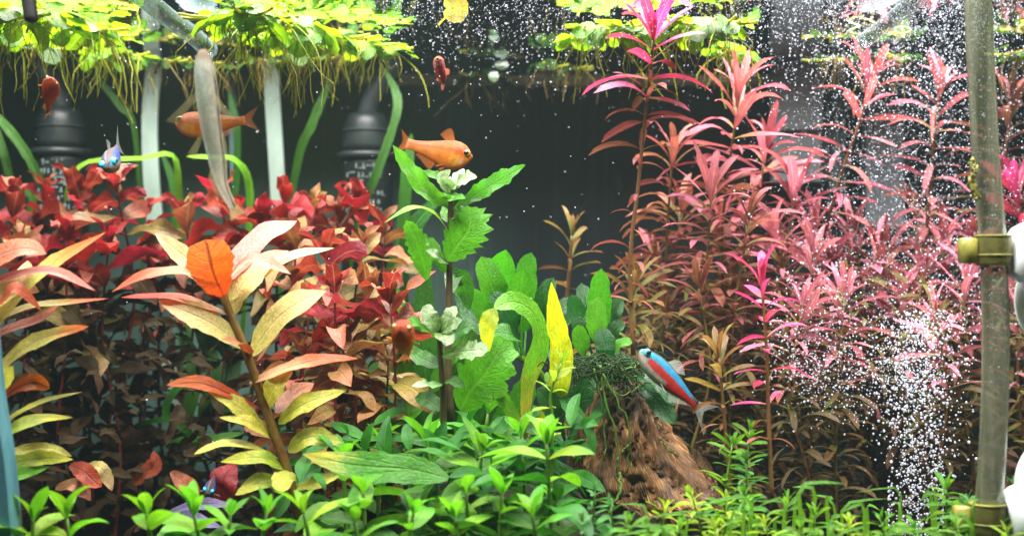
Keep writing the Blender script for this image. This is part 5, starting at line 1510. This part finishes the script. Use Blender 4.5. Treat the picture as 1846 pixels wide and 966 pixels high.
# pale round leaves, seed pods and leaf outlines at the surface
M['leaf_rim'] = plain_mat('pale_leaf_rim', lin(190, 200, 130), 0.4, 0.4, 90, 0.3, trans=.3)
M['glassy_leaf'] = plain_mat('glassy_leaf', lin(190, 214, 190), 0.15, 0.6, 60, 0.35, lin(130, 170, 120), trans=.4, alpha=.35)
for lab, u, v, w, h, y in [('pale oval leaf standing upright among the far dark floating plants', 890, 84, 17, 28, .30), ('pale round leaf lying flat at the back, right of the upright one', 904, 118, 26, 18, .31), ('small round translucent leaf hanging under the flat pale one', 890, 138, 18, 22, .30), ('translucent curled leaf on the dark olive plant at the back', 987, 86, 18, 16, .30)]:
    c_ = at(u, v, y)
    V, f, uv = unit_leaf(w / h, 'round', .5, .15, .05, 1, 0, 7, 9)
    V = (V - [0, .5, 0]) @ np.diag([px(h, y)] * 3)
    R = np.array(Matrix.Rotation(math.radians(82), 3, 'X'))
    o = link('pale_leaf', MB().add(V @ R.T, f, uv).mesh('pale_leaf', M['glassy_leaf']))
    o.location = c_
    tag(o, lab, 'leaf')
for lab, P in [('pale leaf outline at the surface left of the slanting right tube', [(1526, 58, .21), (1550, 48, .21), (1577, 42, .21), (1580, 52, .21), (1550, 62, .21), (1526, 58, .21)]),
               ('pale leaf outline at the surface right of the slanting right tube', [(1610, 44, .22), (1634, 50, .22), (1642, 56, .22), (1626, 61, .22), (1612, 58, .22)])]:
    C = catmull([at(*p) for p in P], 28)
    o = link('leaf_outline', MB().add(*tube(C - C[0], px(1.7, .21), 6)).mesh('leaf_outline', M['leaf_rim']))
    o.location = Vector(C[0])
    tag(o, lab, 'leaf')

# ------------------------------------------------------------------ bright green stem plants in front
g = 'bright green stem plants in front'
GREEN = [
    # u, v, y, foot u, kind, leaf px, whorls, label
    (770, 800, .075, 790, 'green', 100, 4, 'green head left of centre above the broad fallen leaf'),
    (745, 925, .018, 745, 'green', 92, 4, 'green head low in front below the broad fallen leaf'),
    (548, 945, .016, 550, 'green_b', 92, 3, 'bright green head with wide leaves low in front of the tall front plant'),
    (985, 800, .040, 994, 'green_b', 88, 6, 'tall green stem with yellow heart in front of the driftwood'),
    (905, 890, .020, 910, 'green', 84, 4, 'green head in front, left of the stem with the yellow heart'),
    (868, 815, .060, 865, 'green', 92, 5, 'green head right of the broad fallen leaf'),
    (940, 785, .080, 940, 'green', 88, 5, 'green head behind the stem with the yellow heart'),
    (840, 888, .030, 845, 'green_b', 74, 4, 'small bright head with tiny buds right of the fallen leaf'),
    (655, 890, .032, 655, 'green', 86, 5, 'green head under the middle of the broad fallen leaf'),
    (618, 835, .060, 618, 'green', 84, 4, 'green head behind the pointed end of the broad fallen leaf'),
    (690, 800, .085, 690, 'green', 78, 4, 'dark-side green head behind the broad fallen leaf'),
    (480, 948, .020, 480, 'green', 80, 3, 'green head at the foot of the tall front plant'),
    (820, 955, .012, 822, 'green_b', 80, 3, 'green head at the bottom edge, below the tiny buds'),
    (1002, 905, .050, 1002, 'green', 66, 4, 'green head low at the left foot of the driftwood'),
    (960, 950, .012, 962, 'green', 76, 3, 'green head at the bottom edge right of centre'),
    (640, 962, .010, 640, 'green', 80, 3, 'green head cut by the bottom edge, between two wider ones'),
    (350, 950, .014, 350, 'green_b', 90, 3, 'bright head at the bottom edge below the lavender leaf'),
    (265, 950, .014, 262, 'green_b', 84, 3, 'bright rounded head at the bottom edge below the corner seam'),
    (120, 955, .016, 118, 'green_b', 96, 3, 'bright head at the bottom edge near the left corner'),
    (60, 960, .012, 58, 'green_b', 84, 3, 'bright head at the bottom edge beside the leaning glass edge'),
    (415, 950, .022, 415, 'green', 66, 3, 'bright head at the bottom edge right of the lavender leaves'),
    (880, 745, .11, 885, 'green', 80, 5, 'shaded green head behind the large dark serrated leaf'),
    (740, 760, .11, 745, 'green', 82, 5, 'shaded green head behind the left of centre one'),
]
for u, v, y, fu, k_, lp, own, lab in GREEN:
    stem_plant('green_stem_plant', lab, 'aquatic plant', g, stem_pts(u, v - (22 if v > 940 else 0), y, fu), LV[k_], M['green_stem'], px(lp * 1.75, y), spacing=px(54, y), per=2,
               tilt=(30, 80), own=own + 1, top_n=4, stem_r=px(6, y), Lbase=.9, wsc=1.1, jit=.22, tilt_n=1.6, Ltop=px(lp * .72, y), low_leaves=LV['green_dk'] + LV['green'][:2], low_from=2)


stem_plant('pale_stem_plant', 'slender pale green stem with small leaves in front of the left side of the driftwood', 'aquatic plant', None,
           L3((992, 905, .06), (996, 770, .06), (993, 710, .06), (1012, 655, .06)), LV['small_lime'], M['green_stem'], px(46, .06), spacing=px(24, .06), per=2, tilt=(22, 80), own=8, top_n=5, stem_r=px(4.5, .06), Lbase=.9, jit=.3, wsc=1.15)

# small plants along the bottom right
g = 'small bushy plants on the tank floor'
SMALL = [
    (1072, 885, .045, 'small_dk', 40, 'dull green bushy plant at the left foot of the driftwood'),
    (1100, 915, .030, 'small_dk', 40, 'dull green bushy plant in front of the driftwood hollow'),
    (1050, 940, .020, 'small_dk', 40, 'dull green bushy plant at the bottom edge right of the green stems'),
    (1135, 945, .022, 'small', 40, 'green bushy plant leaning at the bottom edge below the driftwood'),
    (1198, 918, .030, 'small_lime', 44, 'lime bushy plant in front of the right foot of the driftwood'),
    (1248, 893, .036, 'small_lime', 46, 'tallest lime bushy plant in front of the driftwood'),
    (1224, 952, .016, 'small', 42, 'green bushy plant at the bottom edge under the tallest lime one'),
    (1310, 905, .040, 'small_lime', 42, 'lime bushy plant right of the driftwood foot'),
    (1342, 895, .050, 'small', 42, 'green bushy plant at the foot of the front pink stem'),
    (1290, 955, .015, 'small_lime', 42, 'lime bushy plant at the bottom edge right of the driftwood'),
    (1380, 945, .020, 'small_lime', 42, 'lime bushy plant at the bottom edge below the front pink stem'),
    (1320, 800, .075, 'small', 46, 'green bushy stem halfway up, below the small olive-pink stem'),
    (1352, 775, .085, 'small', 40, 'green bushy stem halfway up, touching the front pink stem'),
    (1345, 835, .065, 'small_dk', 42, 'dull green bushy stem between the driftwood and the front pink stem'),
    (1420, 905, .05, 'small', 44, 'green bushy plant right of the front pink stem'),
    (1470, 925, .035, 'small', 44, 'green bushy plant in the dark gap left of the bubble column'),
    (1530, 945, .022, 'small_lime', 44, 'lime bushy plant at the bottom edge left of the bubble column'),
    (1445, 955, .012, 'small', 44, 'green bushy plant at the bottom edge between two lime ones'),
    (1590, 940, .03, 'small', 42, 'green bushy plant at the left foot of the bubble column'),
    (1648, 948, .016, 'small', 44, 'green bushy plant in front of the foot of the bubble column'),
    (1706, 882, .045, 'small', 52, 'green bushy plant left of the lower suction clip'),
    (1742, 905, .055, 'small_dk', 48, 'dull green bushy plant behind the foot of the hose'),
    (1722, 945, .02, 'small', 46, 'green bushy plant at the bottom edge beside the hose'),
    (1830, 880, .06, 'small_dk', 44, 'dull green bushy plant behind the lower white cup'),
    (1815, 960, .02, 'small_lime', 44, 'lime bushy plant at the bottom right corner'),
    (1170, 960, .012, 'small', 42, 'green bushy plant at the bottom edge left of the lime group'),
]
for u, v, y, k_, lp, lab in SMALL:
    r_ = stem_plant('bushy_plant', lab, 'aquatic plant', g, stem_pts(u, v, y, u + random.uniform(-25, 25)), LV[k_], M['green_stem'], px(lp, y), spacing=px(13, y), per=3,
                    tilt=(20, 78), own=6, top_n=5, stem_r=px(3.2, y), Lbase=.9, jit=.35, tilt_n=2)

# grass-like ground cover: one mass nobody could count
m = MB()
for i in range(80):
    u = random.uniform(1300, 1880) if random.random() < .85 else random.uniform(1140, 1300)
    y = random.uniform(.012, .09)
    tip = at(u, random.gauss(930, 30), y)
    foot = Vector((tip.x + random.gauss(0, .006), y + random.gauss(0, .004), .003))
    lean = Vector((random.gauss(0, .013), random.gauss(0, .006), 0))
    C = [foot, foot.lerp(tip, .75), tip, tip + lean + Vector((0, 0, random.uniform(-.004, .002)))]
    m.add(*ribbon(C, random.uniform(.0009, .0018), (-lean.y, -.5, .5), 'strap', .2, 0, 1, 3, 8))
o = kind(link('grass_cover', m.mesh('grass_cover', M['small'])), 'stuff')
o['label'], o['category'] = 'thin lime green grass rising from the tank floor at the lower right', 'ground cover'

# dim tangle of stems and leaves low behind the thickets
def tangle(name, label, u0, u1, v0, v1, y0, y1, n, lsets, lp, cat='ground cover'):
    m = MB()
    for i in range(n):
        y = random.uniform(y0, y1)
        p = np.array(at(random.uniform(u0, u1), random.uniform(v0, v1), y))
        if p[2] < .004:
            continue
        arr = random.choice(LV[random.choice(lsets)])[1]
        d_ = np.array([random.gauss(0, 1), random.gauss(0, .7), random.gauss(.1, .6)])
        d_ /= np.linalg.norm(d_)
        up = np.array([random.gauss(0, .5), random.gauss(-.3, .4), 1])
        nn = up - d_ * (up @ d_)
        nn /= np.linalg.norm(nn)
        L = px(lp, y) * random.uniform(.5, 1.1)
        m.add(arr[0] @ np.stack([np.cross(d_, nn) * L, d_ * L, nn * L], 1).T + p, arr[1], arr[2])
    mat = LV[lsets[0]][0][0].materials[0]
    o = kind(link(name, m.mesh(name, mat)), 'stuff')
    o['label'], o['category'] = label, cat


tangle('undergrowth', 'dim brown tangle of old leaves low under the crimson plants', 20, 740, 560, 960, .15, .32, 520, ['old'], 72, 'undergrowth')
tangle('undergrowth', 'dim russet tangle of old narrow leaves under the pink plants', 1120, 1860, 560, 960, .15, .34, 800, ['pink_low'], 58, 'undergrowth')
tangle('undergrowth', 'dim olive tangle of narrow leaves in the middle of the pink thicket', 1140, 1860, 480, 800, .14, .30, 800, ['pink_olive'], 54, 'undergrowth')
tangle('undergrowth', 'dim green tangle of small leaves low behind the front green plants', 520, 1080, 760, 1000, .05, .17, 330, ['green_dk'], 90, 'undergrowth')

# ------------------------------------------------------------------ bubbles
s = NT('gas_bubble')
p = s.principled((0.74, 0.77, 0.84, 1), 0.10, 0.9)
tr = s.n('ShaderNodeBsdfTranslucent', ins={'Color': (0.75, 0.78, 0.84, 1)})
tp = s.n('ShaderNodeBsdfTransparent', ins={'Color': (0.8, 0.82, 0.86, 1)})
lw = s.n('ShaderNodeLayerWeight', ins={'Blend': 0.5}).outputs['Facing']
M['bubble'] = s.done(s.mixs(s.rng(lw, 0.1, 0.9, 0.30, 0.62), s.mixs(0.4, p, tr.outputs[0]), tp.outputs[0]))
tt = (1 + 5 ** .5) / 2
IV = np.array([(-1, tt, 0), (1, tt, 0), (-1, -tt, 0), (1, -tt, 0), (0, -1, tt), (0, 1, tt), (0, -1, -tt), (0, 1, -tt), (tt, 0, -1), (tt, 0, 1), (-tt, 0, -1), (-tt, 0, 1)])
IV /= np.linalg.norm(IV[0])
IF = [(0, 11, 5), (0, 5, 1), (0, 1, 7), (0, 7, 10), (0, 10, 11), (1, 5, 9), (5, 11, 4), (11, 10, 2), (10, 7, 6), (7, 1, 8), (3, 9, 4), (3, 4, 2), (3, 2, 6), (3, 6, 8), (3, 8, 9), (4, 9, 5), (2, 4, 11), (6, 2, 10), (8, 6, 7), (9, 8, 1)]


def subdiv(V, F):
    V = [tuple(v) for v in V]
    cache, out = {}, []
    def midp(a, b):
        k = (min(a, b), max(a, b))
        if k not in cache:
            w = np.array(V[a]) + np.array(V[b])
            V.append(tuple(w / np.linalg.norm(w)))
            cache[k] = len(V) - 1
        return cache[k]
    for a, b, c in F:
        x, y_, z = midp(a, b), midp(b, c), midp(c, a)
        out += [(a, x, z), (b, y_, x), (c, z, y_), (x, y_, z)]
    return np.array(V), out


SV, SF = subdiv(IV, IF)
SVf, SFa = SV.astype(np.float64), np.array(SF)


def bubbles(name, label, pts, radii, low=False):
    pts, radii = np.asarray(pts), np.asarray(radii)
    bv, bf = (IV, np.array(IF)) if low else (SVf, SFa)
    V = (pts[:, None, :] + bv[None] * radii[:, None, None]).reshape(-1, 3)
    F = (bf[None] + (np.arange(len(pts)) * len(bv))[:, None, None]).reshape(-1, 3)
    me = bpy.data.meshes.new(name)
    me.vertices.add(len(V))
    me.vertices.foreach_set('co', V.astype(np.float32).ravel())
    me.loops.add(F.size)
    me.loops.foreach_set('vertex_index', F.astype(np.int32).ravel())
    me.polygons.add(len(F))
    me.polygons.foreach_set('loop_start', (np.arange(len(F)) * 3).astype(np.int32))
    me.polygons.foreach_set('use_smooth', np.ones(len(F), bool))
    me.update(calc_edges=True)
    me.materials.append(M['bubble'])
    o = kind(link(name, me), 'stuff')
    o['label'], o['category'] = label, 'bubbles'
    return o


def pts_px(us, vs, ys):
    d = ys - CAMY
    return np.stack([(us - 923) * K * d, ys, CAMZ - (vs - 483) * K * d], 1)


r = rng
# rising column
n = 1900
vs = 980 - 420 * r.random(n) ** .9
us = 1655 + r.normal(0, 26, n) * (1 + (980 - vs) / 900) + 6 * np.sin(vs / 40) + r.uniform(-28, 28, n)
us = np.where(vs > 860, np.clip(us, 1602, 1700), us)
ys = r.normal(.105, .012, n)
P_, R_ = [pts_px(us, vs, ys)], [px(1, .105) * np.clip(r.lognormal(.36, .40, n), .7, 2.9)]
bubbles('bubble_column', 'dense column of white bubbles rising from the floor left of the hose', np.concatenate(P_), np.concatenate(R_))
# swirl to the left at mid height
n = 1500
a = r.random(n)
us = 1700 - 290 * a ** .8 + r.normal(0, 22, n)
vs = 620 + 40 * np.sin(a * 3) + r.normal(0, 46, n) + 30 * (1 - a)
ys = r.uniform(.09, .14, n)
bubbles('bubble_swirl', 'swirl of white bubbles drifting left from the top of the column', pts_px(us, vs, ys), px(1, .11) * np.clip(r.lognormal(-.05, .42, n), .5, 2.2))
# cloud up to the surface on the right
n = 14000
us = 1640 + r.normal(0, 130, n)
vs = 590 * r.random(n) ** 1.5
ys = r.uniform(.07, .33, n)
us = np.clip(us, 1340, 1870) + r.normal(0, 8, n)
Pc = pts_px(us, vs, ys)
ok = Pc[:, 2] < SURF - .001
Rc = px(1, .18) * np.clip(r.lognormal(-.40, .45, n), .4, 1.8)
bubbles('bubble_cloud', 'cloud of fine white bubbles filling the water at the upper right', Pc[ok], Rc[ok])
# fine bubbles under the surface
n = 11000
us = r.uniform(690, 1860, n)
us = np.where(r.random(n) < .12, r.uniform(200, 700, n), us)
vs = np.abs(r.exponential(38, n))
ys = r.uniform(.10, .33, n)
Pc = pts_px(us, vs, ys)
ok = (Pc[:, 2] < SURF - .0008) & (vs < 200)
Rc = px(1, .2) * np.clip(r.lognormal(-.52, .45, n), .32, 1.5)
bubbles('surface_bubbles', 'fine white bubbles hanging under the water surface along the top', Pc[ok], Rc[ok])
# specks all over and beads on leaves
n = 420
Pc = pts_px(r.uniform(0, 1846, n), r.uniform(60, 800, n), r.uniform(.10, .34, n))
B_ = np.array(BEADS) if BEADS else np.zeros((0, 3))
B_ = B_ + np.array([0, -.0006, .0004]) if len(B_) else B_
Pc = np.concatenate([Pc, B_])
bubbles('leaf_bubbles', 'tiny bright gas beads on the pink leaves and specks in the water', Pc, np.concatenate([px(1, .2) * np.clip(r.lognormal(-.1, .3, n), .5, 2), px(1, .2) * np.clip(r.lognormal(.45, .3, len(B_)), .8, 2.6)]), low=True)
